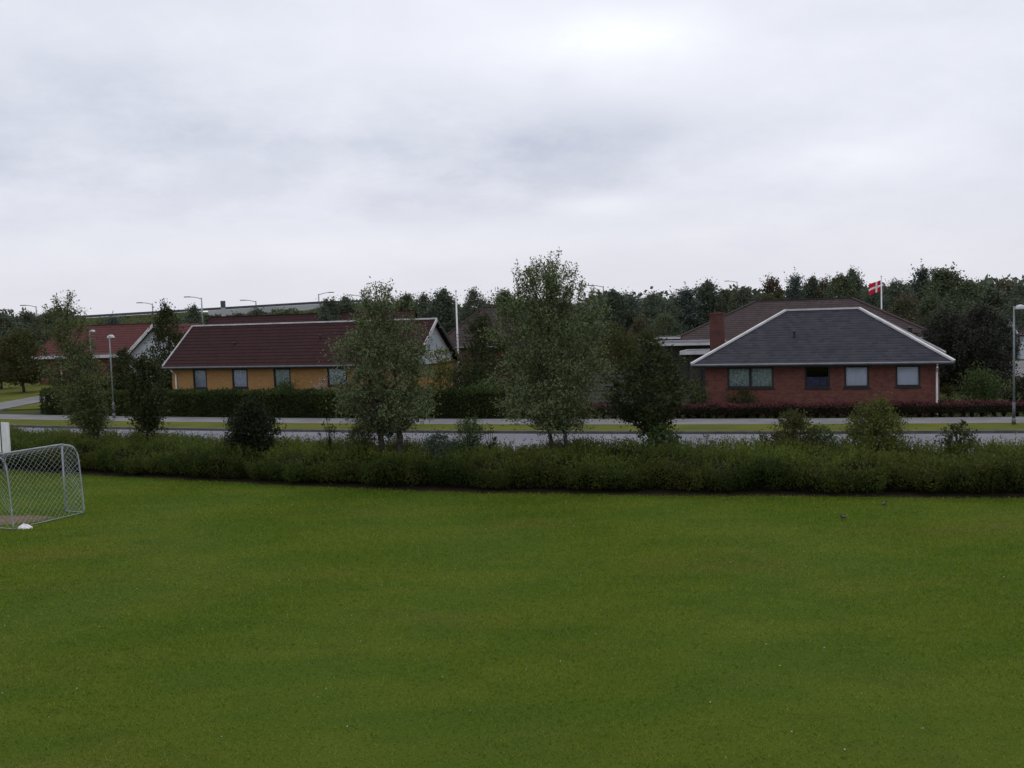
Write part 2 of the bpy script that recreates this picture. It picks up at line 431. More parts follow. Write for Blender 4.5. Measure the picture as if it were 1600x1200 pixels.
# ------------------------------------------------------------------ leaves, trees, shrubs
def unit(a): return a / np.maximum(np.linalg.norm(a, axis=1, keepdims=True), 1e-6)
def leaf_quads(P, L, W, rng, bias=(0, 0, 0)):
    n = len(P)
    L = L * rng.uniform(.6, 1.25, (n, 1)); W = W * rng.uniform(.6, 1.25, (n, 1))
    a = unit(rng.normal(size=(n, 3)) + np.asarray(bias))
    s = unit(np.cross(a, rng.normal(size=(n, 3))))
    nrm = np.cross(a, s)
    flip = np.where(nrm[:, 2:3] < 0, -1.0, 1.0); s = s * flip       # upper face upwards
    V = np.empty((n, 4, 3))
    V[:, 0] = P; V[:, 1] = P + a*L*.45 + s*W*.5; V[:, 2] = P + a*L; V[:, 3] = P + a*L*.45 - s*W*.5
    return V.reshape(-1, 3)

def grow(rng, h, prof, lean=(0, 0), n_limb=40, n_clump=160, per=80, sig=.22, L=.1, W=.045, trunk_r=.09, bias=(0, 0, .3), top_shoots=14, stems=1, squash=1.0, hollow=.55, trunk_top=.8, airy=False):
    """crown points, tints and a trunk mesh builder, all in the tree's own frame"""
    pt = np.array([p[0] for p in prof]); pr = np.array([p[1] for p in prof])
    o = np.argsort(pt); pt, pr = pt[o], pr[o]
    cen = lambda t: np.array([lean[0]*min(t*1.6, 1.1), lean[1]*t, t*h])
    tb = MB(); t0 = pt[0]
    for s in range(stems):
        off = np.array([0, 0, 0.]) if stems == 1 else np.array([(s - (stems-1)/2)*trunk_r*3.2, rng.normal()*.1, 0])
        path = []; rad = []
        for i in range(8):
            t = trunk_top * i / 7
            path.append(cen(t) + off*(1 + t*2.2) + np.array([rng.normal(), rng.normal(), 0])*(.012*h*min(t*3, 1)))
            rad.append(max(trunk_r*(1 - i/7.6), .008))
        tb.tube([tuple(p) for p in path], rad, 7)
    wob = rng.uniform(0, 6.28, 6)
    rr = lambda t, a: np.interp(t, pt, pr) * (1 + .13*np.sin(2*a + wob[0] + 5*t) + .12*np.sin(3*a - 7*t + wob[1]) + .08*np.sin(11*t + wob[2]))
    C, T = [], []
    for i in range(n_clump):
        t = np.interp(rng.random(), np.cumsum(np.maximum(pr, .05)**1.3)/np.sum(np.maximum(pr, .05)**1.3), pt) if i % 2 else rng.uniform(t0, 1)
        if airy and t > .84 and rng.random() < .6: continue
        a = rng.uniform(0, 6.283)
        r = rr(t, a) * (hollow + (1-hollow)*rng.random()) if rng.random() < .75 else rr(t, a)*rng.random()*.8
        tip = cen(t) + np.array([r*math.cos(a), r*math.sin(a)*squash, rng.normal()*.02*h])
        C.append(tip); T.append(rng.random())
        if i < n_limb:
            ts = max(t - .10 - .5*r/h, t0*(.92 if t0 > .1 else .55)); ts = min(ts, trunk_top*.97)
            st = cen(ts); md = st*.5 + tip*.5 + np.array([0, 0, -.04*h*rng.random()])
            r0 = max(trunk_r*.48*(1-ts), .014)
            tb.tube([tuple(st), tuple(md), tuple(tip)], [r0, r0*.6, .006], 4, cap=False)
    C = np.array(C); T = np.array(T)
    k = rng.poisson(per, len(C)); idx = np.repeat(np.arange(len(C)), k)
    sg = sig * rng.uniform(.45, 1.4, (len(C), 1))
    P = C[idx] + rng.normal(size=(len(idx), 3)) * sg[idx] * np.array([1, 1, .85])
    tint = .55*T[idx] + .45*rng.random(len(idx))
    for i in range(top_shoots):                                     # thin shoots that break the outline
        t = rng.uniform(max(t0, .45), 1.0) if not airy or i % 2 else rng.uniform(.80, .98); a = rng.uniform(0, 6.283); r = rr(t, a)*rng.uniform(.3 if airy else .5, 1.0)
        b0 = cen(t) + np.array([r*math.cos(a), r*math.sin(a)*squash, 0]); ln = h*rng.uniform(.05, .10)
        d = np.array([.35*math.cos(a), .35*math.sin(a), 1.0]) * ln
        m = int(per*.45); q = rng.random((m, 1))
        P = np.vstack([P, b0 + d*q + rng.normal(size=(m, 3))*sig*.28]); tint = np.concatenate([tint, rng.random(m)])
        tj = max(min(b0[2]/h - .12, trunk_top*.95), .02)
        tb.tube([tuple(cen(tj)), tuple(b0 - d*.3), tuple(b0 + d)], [.012, .01, .004], 3, cap=False)
    ok = P[:, 2] > .03
    P, tint = P[ok], tint[ok]
    return leaf_quads(P, L, W, rng, bias), tint, tb

def plant(name, label, cat, loc, leaf, seed, group=None, part='crown', stem='trunk', bark='wood_bark', rz=0.0, **kw):
    rng = np.random.default_rng(seed)
    V, tint, tb = grow(rng, **kw)
    root = tag(empty(name, loc, rz), label, cat, group)
    link(part, np_mesh(part, V, 4, M[leaf], tint), root)
    tb.build(stem, M[bark], root, smooth=True)
    return root
def prof_px(vt, d, ug, rows):          # (photo row, half width in photo pixels) -> (height fraction, radius in metres)
    vg = hor(ug) + H*FPX/d
    return [((vg - v)/(vg - vt), hw*d/FPX) for v, hw in rows]
def tree_h(u, v, d): return top_z(u, v, d)

d = 34.0
plant('willow_tree', 'grey-green bushy willow in front of the yellow brick house, crown down to the shrub belt', 'tree', ground_at(617, d), 'willow', 11,
      h=tree_h(610, 456, d), prof=prof_px(437, d, 610, [(437, 10), (446, 24), (470, 36), (520, 66), (560, 82), (600, 86), (632, 76), (652, 40), (664, 12)]),
      lean=(-.25, 0), n_limb=70, n_clump=350, per=100, sig=.165, L=.105, W=.041, trunk_r=.13, stems=2, top_shoots=44, airy=True)
d = 33.0
plant('willow_tree', 'tallest willow in the middle, silvery crown on two thin trunks', 'tree', ground_at(881, d), 'willow', 23,
      h=tree_h(870, 416, d), prof=prof_px(392, d, 870, [(392, 14), (402, 38), (425, 58), (460, 76), (520, 84), (580, 90), (622, 82), (645, 50), (657, 16)]),
      lean=(-.3, 0), n_limb=90, n_clump=440, per=102, sig=.17, L=.105, W=.041, trunk_r=.085, stems=2, top_shoots=80, airy=True)
d = 39.5
plant('willow_tree', 'slender willow leaning left in front of the red-roofed house', 'tree', ground_at(167, d), 'willow_olive', 35,
      h=tree_h(115, 468, d), prof=prof_px(455, d, 140, [(455, 8), (475, 26), (500, 33), (560, 40), (610, 43), (645, 36), (662, 12)]),
      lean=(-1.15, 0), n_limb=50, n_clump=230, per=84, sig=.165, L=.11, W=.043, trunk_r=.09, top_shoots=30, airy=True)
d = 39.0
plant('young_tree', 'small dark leafy tree left of the yellow brick house, beside the slender leaning willow', 'tree', ground_at(236, d), 'dark_leaf', 47,
      h=tree_h(228, 562, d), prof=prof_px(545, d, 228, [(545, 6), (560, 14), (580, 22), (610, 28), (635, 27), (655, 14), (664, 6)]),
      n_limb=44, n_clump=105, per=58, sig=.17, L=.13, W=.07, trunk_r=.06, top_shoots=10)
d = 33.5
plant('young_tree', 'dark broad-leaved tree right of the tallest willow, before the slate-roofed house', 'tree', ground_at(1014, d), 'dark_leaf', 51,
      h=tree_h(985, 545, d), prof=prof_px(520, d, 1005, [(520, 12), (540, 30), (570, 58), (600, 80), (632, 50), (655, 24), (668, 10)]),
      lean=(.18, 0), n_limb=70, n_clump=120, per=60, sig=.18, L=.14, W=.075, trunk_r=.08, top_shoots=34, airy=True)

def shrub(name, label, u, d, vt, hw, leaf, seed, L=.09, W=.045, n=60, per=55, sig=.13, bias=(0, 0, .5), rows=None, shoots=12, cat='shrub', group=None, hollow=.5):
    h = tree_h(u, vt, d); r = hw*d/FPX
    rows = rows or [(.02, .62), (.15, .86), (.45, 1.0), (.72, .86), (.9, .5), (1, .15)]
    return plant(name, label, cat, ground_at(u, d), leaf, seed, group, part='foliage', stem='stem', bark='twig', h=h, prof=[(a, b*r) for a, b in rows],
                 n_limb=16, n_clump=n, per=per, sig=sig, L=L, W=W, trunk_r=.035, bias=bias, top_shoots=shoots, trunk_top=.55, hollow=hollow)
TALL = [(.02, .5), (.4, .7), (.6, 1.0), (.78, .9), (.92, .5), (1, .12)]
shrub('evergreen_shrub', 'dark rounded evergreen bush standing out of the shrub belt before the road', 395, 36, 634, 36, 'dark_conifer', 61, .12, .045, 190, 95, .15, rows=[(.02, .5), (.3, .7), (.55, 1.0), (.75, .92), (.9, .55), (1, .12)], shoots=26)
shrub('sapling', 'small dark sapling with upright bare shoots left of the willow before the yellow house', 517, 34.5, 658, 16, 'dark_leaf', 62, .10, .05, 10, 24, .08, rows=TALL, shoots=14, cat='sapling')
shrub('shrub', 'olive bush at the foot of the double-trunked willow before the yellow house', 570, 34, 663, 30, 'olive_leaf', 63, .09, .04, 60, 55, .14, rows=TALL, shoots=18)
shrub('shrub', 'light green upright bush between the two big willows', 737, 33.5, 655, 25, 'green_leaf', 64, .08, .03, 60, 60, .13, rows=TALL, shoots=26)
shrub('shrub', 'blue-green low bush left of the light green upright bush', 690, 33, 682, 36, 'bluegreen_leaf', 65, .08, .045, 60, 50, .14, shoots=16)
shrub('sapling', 'tiny dark sapling with stubby upright twigs left of the two thin trunks', 768, 33.2, 664, 11, 'dark_leaf', 66, .09, .045, 8, 22, .06, rows=TALL, shoots=10, cat='sapling')
shrub('shrub', 'leafy green sprout bush at the foot of the dark broad-leaved tree', 1035, 32.6, 668, 38, 'green_leaf', 67, .13, .07, 44, 36, .16, shoots=16)
shrub('sapling', 'cluster of thin upright shoots just right of the leafy sprout bush', 1102, 32.6, 680, 20, 'olive_leaf', 68, .08, .03, 8, 20, .08, rows=TALL, shoots=16, cat='sapling')
shrub('shrub', 'rounded reddish-green bush in the shrub belt before the red brick house', 1240, 32, 652, 46, 'olive_leaf', 69, .085, .05, 120, 70, .15, shoots=22)
shrub('shrub', 'small green bush touching the right side of the rounded reddish-green bush', 1287, 31.6, 672, 24, 'green_leaf', 70, .08, .045, 40, 55, .13, shoots=12)
shrub('shrub', 'largest bush of the shrub belt, yellow-green and spreading below the pale window', 1365, 31.5, 630, 50, 'yellow_leaf', 71, .085, .045, 150, 66, .15, rows=[(.02, .5), (.4, .8), (.58, 1.0), (.75, .8), (.9, .5), (1, .15)], shoots=40)
shrub('shrub', 'small two-peaked dark bush near the right lamp post', 1500, 31, 663, 24, 'dark_leaf', 72, .09, .05, 34, 46, .12, rows=TALL, shoots=14)

# garden plants behind the road
shrub('garden_tree', 'yellow-green small tree at the grey gable of the yellow house', 690, 57, 548, 26, 'yellow_leaf', 81, .16, .09, 60, 50, .3, shoots=8, cat='tree')
shrub('garden_tree', 'dark tree between the white bare pole and the tallest willow', 757, 57, 500, 34, 'dark_leaf', 82, .18, .10, 110, 55, .35, shoots=14, cat='tree')
shrub('garden_shrub', 'dark garden bush behind the clipped hedge end, below the dark tree by the bare pole', 735, 55, 572, 40, 'dark_leaf', 83, .15, .08, 80, 55, .3, shoots=6)
shrub('garden_shrub', 'mid-green low bush on the clipped hedge right of the orange wall', 752, 53.5, 598, 26, 'green_leaf', 84, .12, .07, 40, 45, .2, shoots=6)
shrub('garden_tree', 'olive tree behind the slatted fence, left of the dark broad-leaved tree', 962, 60, 512, 42, 'olive_leaf', 85, .17, .09, 120, 55, .36, shoots=14, cat='tree')
shrub('garden_tree', 'dark rust-tinged tree behind the slatted fence near the flat roofs', 1012, 61, 522, 32, 'dark_leaf', 86, .17, .09, 90, 50, .34, shoots=10, cat='tree')
shrub('garden_shrub', 'dark green bush under the window with curtains at the yellow wall', 450, 62, 597, 18, 'green_leaf', 87, .13, .07, 34, 45, .2, shoots=6)
shrub('garden_shrub', 'low dark bush against the red brick wall under the wide curtained window', 1160, 50.2, 613, 20, 'dark_leaf', 88, .12, .07, 34, 45, .2, shoots=4)
shrub('garden_shrub', 'low dark bush at the left corner of the red brick house', 1092, 50.4, 612, 18, 'dark_leaf', 89, .12, .07, 30, 45, .2, shoots=4)
shrub('garden_shrub', 'green rounded bush in the garden right of the red brick house, under the copper tree', 1532, 52, 582, 34, 'green_leaf', 90, .13, .07, 80, 55, .28, shoots=8)
shrub('garden_shrub', 'small olive bush at the right corner of the red brick house beside the white downpipe', 1482, 50.5, 604, 14, 'olive_leaf', 91, .12, .06, 24, 40, .16, shoots=4)
shrub('garden_shrub', 'dark bush behind the right lamp post at the frame edge', 1597, 50, 588, 24, 'berberis', 92, .12, .07, 50, 50, .22, shoots=6)
shrub('garden_shrub', 'pale flowering bush in front of the yellow wall, left of the rightmost window', 506, 61, 592, 9, 'petal_leaf', 93, .12, .07, 14, 34, .14, shoots=2)

shrub('garden_tree', 'dark tree hidden behind the left half of the tallest willow', 826, 58, 505, 42, 'dark_leaf', 94, .18, .10, 110, 55, .36, shoots=10, cat='tree')
shrub('garden_tree', 'dark tree hidden behind the right half of the tallest willow', 890, 58, 512, 40, 'olive_leaf', 95, .18, .10, 110, 55, .36, shoots=10, cat='tree')
# ------------------------------------------------------------------ hedges
def hedge_foliage(pts, width, z0, h, n, L, W, rng, rough=.05, side=.35):
    """leaves on the faces of a clipped hedge that follows a line of points"""
    pts = np.array(pts, float); seg = np.linalg.norm(np.diff(pts, axis=0), axis=1); cum = np.concatenate([[0], np.cumsum(seg)])
    s = rng.uniform(0, cum[-1], n)
    x = np.interp(s, cum, pts[:, 0]); y = np.interp(s, cum, pts[:, 1])
    e = .1; dx = np.interp(s+e, cum, pts[:, 0]) - np.interp(s-e, cum, pts[:, 0]); dy = np.interp(s+e, cum, pts[:, 1]) - np.interp(s-e, cum, pts[:, 1])
    ln = np.maximum(np.hypot(dx, dy), 1e-6); nx, ny = -dy/ln, dx/ln
    q = rng.random(n)
    off = np.where(q < side, -.5*width, np.where(q < side*1.6, .5*width, rng.uniform(-.5, .5, n)*width))
    lump = .05*np.sin(s*2.1) + .04*np.sin(s*5.3 + 1)
    z = np.where(q < side*1.6, rng.uniform(z0, h, n), h + lump*.7)
    off = off + rng.normal(size=n)*rough + np.where(q < side*1.6, lump*np.sign(off), 0)
    P = np.stack([x + nx*off, y + ny*off, np.maximum(z + rng.normal(size=n)*rough, .03)], 1)
    return leaf_quads(P, L, W, rng, (0, 0, .3)), np.clip(.25*np.sin(s*1.3) + .25*np.sin(s*3.7) + .5*rng.random(n) + .2, 0, 1)
def core(pts, width, z0, z1):
    b = MB(); pts = [Vector((p[0], p[1], 0)) for p in pts]; L_, R_ = [], []
    for i, p in enumerate(pts):
        dd = (pts[min(i+1, len(pts)-1)] - pts[max(i-1, 0)]).normalized(); n = Vector((-dd.y, dd.x, 0))
        L_.append(p - n*width/2); R_.append(p + n*width/2)
    a, c = Vector((0, 0, z0)), Vector((0, 0, z1))
    for i in range(len(pts)-1):
        b.quad(L_[i]+a, L_[i+1]+a, L_[i+1]+c, L_[i]+c); b.quad(R_[i+1]+a, R_[i]+a, R_[i]+c, R_[i+1]+c); b.quad(L_[i]+c, L_[i+1]+c, R_[i+1]+c, R_[i]+c)
    b.quad(L_[0]+a, L_[0]+c, R_[0]+c, R_[0]+a); b.quad(L_[-1]+a, R_[-1]+a, R_[-1]+c, L_[-1]+c)
    return b
# clipped green hedge, with a return along the side street
hp = [(-29.2, 78), (-29.3, 70), (-29.3, 65.2), (-28.8, 64.0)] + [tuple(road_pt(x, 6.1).xy) for x in np.linspace(-27.5, -2.4, 26)]
rng = np.random.default_rng(5)
root = tag(empty('clipped_hedge', (0, 0, 0)), 'long clipped green hedge in front of the yellow brick house', 'hedge')
V, tn = hedge_foliage(hp, 1.25, .02, 1.45, 46000, .12, .07, rng)
link('foliage', np_mesh('foliage', V, 4, M['hedge_leaf'], tn), root)
core(hp, 1.0, 0, 1.34).build('branches', M['hedge_core'], root)
# low red-topped hedge
hp2 = [tuple(road_pt(x, 5.75).xy) for x in np.linspace(-1.4, 34, 40)]
rng = np.random.default_rng(6)
root = tag(empty('low_hedge', (0, 0, 0)), 'low dark hedge with red young leaves on top before the red brick house', 'hedge')
V, tn = hedge_foliage(hp2, .95, .24, .62, 22000, .10, .055, rng)
link('foliage', np_mesh('foliage', V, 4, M['berberis'], tn), root)
V, tn = hedge_foliage(hp2, .95, .60, .69, 9000, .10, .05, rng, rough=.035, side=.14)
link('young_leaves', np_mesh('young_leaves', V, 4, M['berberis_red'], tn), root)
b = core(hp2, .7, .28, .57); rs = random.Random(8)
for i in range(78):
    p = road_pt(-1.2 + i*.455, 5.75); p = Vector((p.x + rs.uniform(-.06, .06), p.y + rs.uniform(-.1, .1), 0))
    for k in range(5):
        a = rs.uniform(0, 6.28); b.tube([p, p + Vector((.13*math.cos(a), .13*math.sin(a), .34))], [.035, .03], 4, cap=False)
b.build('branches', M['hedge_core'], root)
V = []
for i in range(78):
    p = road_pt(-1.2 + i*.455, 5.75); n = rng.integers(40, 120)
    z = rng.uniform(.04, .3, n); sp_ = .06 + .42*z
    V.append(np.stack([p.x + rng.normal(size=n)*sp_, p.y + rng.normal(size=n)*sp_*1.3, z], 1))
V = np.vstack(V); link('lower_leaves', np_mesh('lower_leaves', leaf_quads(V, .10, .055, rng), 4, M['berberis'], rng.random(len(V))), root)

# wide belt of low shrubs between lawn and road
rng = np.random.default_rng(7)
DEPTH = 4.3
nx_, ny_ = .33, .94
lump = lambda x, t: .10*np.sin(x*1.1 + 2*t) + .07*np.sin(x*2.9 - 3*t + 1) + .06*np.sin(x*.43 + 5*t) + .05*np.sin(x*6.1 + 4*t)
_cx = rng.uniform(-29, 29, 300); _ct = rng.random(300); _cr = rng.uniform(.45, .95, 300); _ch = rng.uniform(.12, .34, 300)
def domes(x, t):
    x, t = np.atleast_1d(x), np.atleast_1d(t); out = np.zeros(len(x)); who = np.zeros(len(x), int)
    for i in range(len(_cx)):
        d2 = ((x - _cx[i])**2 + ((t - _ct[i])*DEPTH)**2)/_cr[i]**2
        v = _ch[i]*np.sqrt(np.clip(1 - d2, 0, 1)); m = v > out; out[m] = v[m]; who[m] = i + 1
    return out, who
def top(x, t):
    d_, _ = domes(x, t); r_ = .76 - .04*np.clip(t, 0, 1) + .6*lump(x, t*DEPTH) + d_ - .35*np.clip(.06 - t, 0, 1)/.06
    return r_ if np.ndim(x) else float(r_[0])
_fc = np.cumsum(rng.uniform(.6, 1.5, 60)) - 30; _fr = rng.uniform(.5, .85, 60); _fa = rng.uniform(.12, .36, 60)
def fbulge(x):
    x = np.atleast_1d(x); o = np.zeros(len(x))
    for c, r, a in zip(_fc, _fr, _fa): o = np.maximum(o, a*np.sqrt(np.clip(1 - ((x - c)/r)**2, 0, 1)))
    return o
edge = lambda x: .16*np.sin(x*1.9) + .10*np.sin(x*4.7 + 1) + .07*np.sin(x*9 + 2)
ns = 30000
x = rng.uniform(-27, 27, ns); tt = rng.random(ns)**.85
bx = x + nx_*tt*DEPTH; by = front_y(x) + ny_*tt*DEPTH + edge(x)*(1-tt)
zt = top(x, tt); who = domes(x, tt)[1]; ctone = np.concatenate([[.35], rng.random(300)])[who]; hs = rng.uniform(.18, .42, ns)*np.where(rng.random(ns) < .06, 1.5, 1); hs[tt < .08] *= .6
per = 8; q = np.tile(np.linspace(0, 1, per), (ns, 1)) + rng.uniform(-.05, .05, (ns, per))
dirx, diry = rng.normal(size=(ns, 1))*.16, rng.normal(size=(ns, 1))*.16 - .04
P = np.stack([bx[:, None] + dirx*hs[:, None]*q*2, by[:, None] + diry*hs[:, None]*q*2, (zt - .20)[:, None] + hs[:, None]*q], 2).reshape(-1, 3)
P += rng.normal(size=P.shape)*.012
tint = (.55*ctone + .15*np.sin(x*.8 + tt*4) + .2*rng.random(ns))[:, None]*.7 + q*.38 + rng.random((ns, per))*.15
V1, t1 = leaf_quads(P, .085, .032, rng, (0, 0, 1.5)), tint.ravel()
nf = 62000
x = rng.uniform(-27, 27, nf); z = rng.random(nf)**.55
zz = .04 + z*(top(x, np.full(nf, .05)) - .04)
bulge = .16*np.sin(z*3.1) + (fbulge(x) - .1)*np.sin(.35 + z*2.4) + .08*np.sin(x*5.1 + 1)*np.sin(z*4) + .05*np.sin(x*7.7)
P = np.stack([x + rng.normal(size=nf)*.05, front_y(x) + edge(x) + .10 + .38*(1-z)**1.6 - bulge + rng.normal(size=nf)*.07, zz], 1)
V2, t2 = leaf_quads(P, .085, .034, rng, (0, -.3, 1.2)), np.clip(.08 + .10*np.sin(x*.8) + .22*rng.random(nf) + .25*np.clip(z - .7, 0, 1), 0, 1)  # front leaves tinted darker: the belt front's shade is put into their colour
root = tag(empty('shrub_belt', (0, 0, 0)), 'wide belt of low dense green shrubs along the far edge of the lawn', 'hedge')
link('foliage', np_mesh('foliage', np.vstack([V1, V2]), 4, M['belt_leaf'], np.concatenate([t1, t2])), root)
b = MB(); xs = np.linspace(-48, 48, 380); tl = np.linspace(0, 1, 9)
_e = np.asarray(front_y(xs) + edge(xs)*0); _ed = edge(xs); _f = np.asarray(front_y(xs))
_tops = [np.maximum(top(xs, np.full(len(xs), t_ + .03)) - .19, .2) for t_ in tl]
def core_pt(i, k):
    xx = xs[i]
    if k < 0: return (xx + .1, _f[i] + _ed[i] + .62, 0.0)
    t_ = tl[k]; return (xx + nx_*t_*DEPTH, _f[i] + _ed[i]*(1-t_) + .34 + ny_*t_*(DEPTH - .4), _tops[k][i])
for i in range(len(xs)-1):
    for k in range(-1, 8):
        b.quad(core_pt(i, k), core_pt(i+1, k), core_pt(i+1, k+1), core_pt(i, k+1))
    a, c = core_pt(i, 8), core_pt(i+1, 8)
    b.quad(a, c, (c[0], c[1]+.05, 0), (a[0], a[1]+.05, 0))
b.build('branches', M['hedge_core'], root)

# ------------------------------------------------------------------ grass blades on the lawn
rng = np.random.default_rng(9)
n = 900000
yy = np.sqrt(rng.uniform(8.5**2, 41**2, n)); xx = rng.uniform(-1, 1, n)*(.56*yy + 2.5)
keep = (yy < front_y(xx) + .05 + rng.uniform(-.25, .1, n)) & (rng.random(n) < np.clip(17/yy, .45, 1))
pr_ = ((xx + 14.45)/1.15)**2 + ((yy - 28.75)/.75)**2
keep &= (pr_ > .9) | ((pr_ > .4) & (rng.random(n) < .25)) | (rng.random(n) < .05)
xx, yy = xx[keep], yy[keep]; n = len(xx)
hh = rng.uniform(.016, .038, n)*(1 + .35*np.sin(xx*.9 + 1.3*np.sin(yy*.5))); ww = .006*(yy/11)**.8*rng.uniform(.7, 1.4, n); an = rng.uniform(0, math.pi, n)
V = np.empty((n, 3, 3)); ca, sa = np.cos(an)*ww, np.sin(an)*ww
V[:, 0] = np.stack([xx - ca, yy - sa, np.full(n, .0)], 1); V[:, 1] = np.stack([xx + ca, yy + sa, np.full(n, .0)], 1)
V[:, 2] = np.stack([xx + rng.normal(size=n)*.022, yy + rng.normal(size=n)*.022, hh], 1)
tag(link('grass', np_mesh('grass', V.reshape(-1, 3), 3, M['blade'], rng.random(n)**2)), kind='stuff')
nd_ = 300
yy = np.sqrt(rng.uniform(9**2, 36**2, nd_)); xx = rng.uniform(-1, 1, nd_)*(.55*yy + 1); k = yy < front_y(xx) - .6; xx, yy = xx[k], yy[k]
b = MB()
for a, c in zip(xx, yy):
    r = rng.uniform(.004, .009); b.lathe((a, c, .04 + rng.random()*.015), [(r, 0), (r*.8, .006), (0.001, .008)], 6)
tag(b.build('daisies', M['petal']), kind='stuff')

# ------------------------------------------------------------------ houses
def tile_slope(b, e0, e1, t0, t1, n, tw=.3, wave=.018, step=.03):
    """one roof slope laid in overlapping courses, from the eave e0-e1 to the top t0-t1"""
    e0, e1, t0, t1 = map(Vector, (e0, e1, t0, t1))
    ax = (e1 - e0).normalized(); nrm = ax.cross(t0 - e0); nrm.normalize()
    if nrm.z < 0: nrm = -nrm
    def pt(a, c, base, lift):
        L = (c - a).length; k = max(2, int(L/tw*4)); out = []
        for i in range(k + 1):
            p = a.lerp(c, i/k); s = (p - e0).dot(ax)
            out.append(p + nrm*(lift + wave*abs(math.sin(math.pi*s/tw))))
        return out
    for i in range(n):
        a, c = e0.lerp(t0, i/n), e1.lerp(t1, i/n); a2, c2 = e0.lerp(t0, (i+1)/n), e1.lerp(t1, (i+1)/n)
        if (c2 - a2).length < .02: c2 = a2 + ax*.02
        lo = pt(a, c, e0, step); k = len(lo) - 1
        hi = [a2.lerp(c2, j/k) + nrm*(.004 + wave*abs(math.sin(math.pi*((a2.lerp(c2, j/k)) - e0).dot(ax)/tw))) for j in range(k+1)]
        for j in range(k):
            b.quad(lo[j], lo[j+1], hi[j+1], hi[j])
            b.quad(lo[j] - nrm*(step*1.3), lo[j+1] - nrm*(step*1.3), lo[j+1], lo[j])
    b.quad(e0 - nrm*.06, t0 - nrm*.06, t1 - nrm*.06, e1 - nrm*.06)

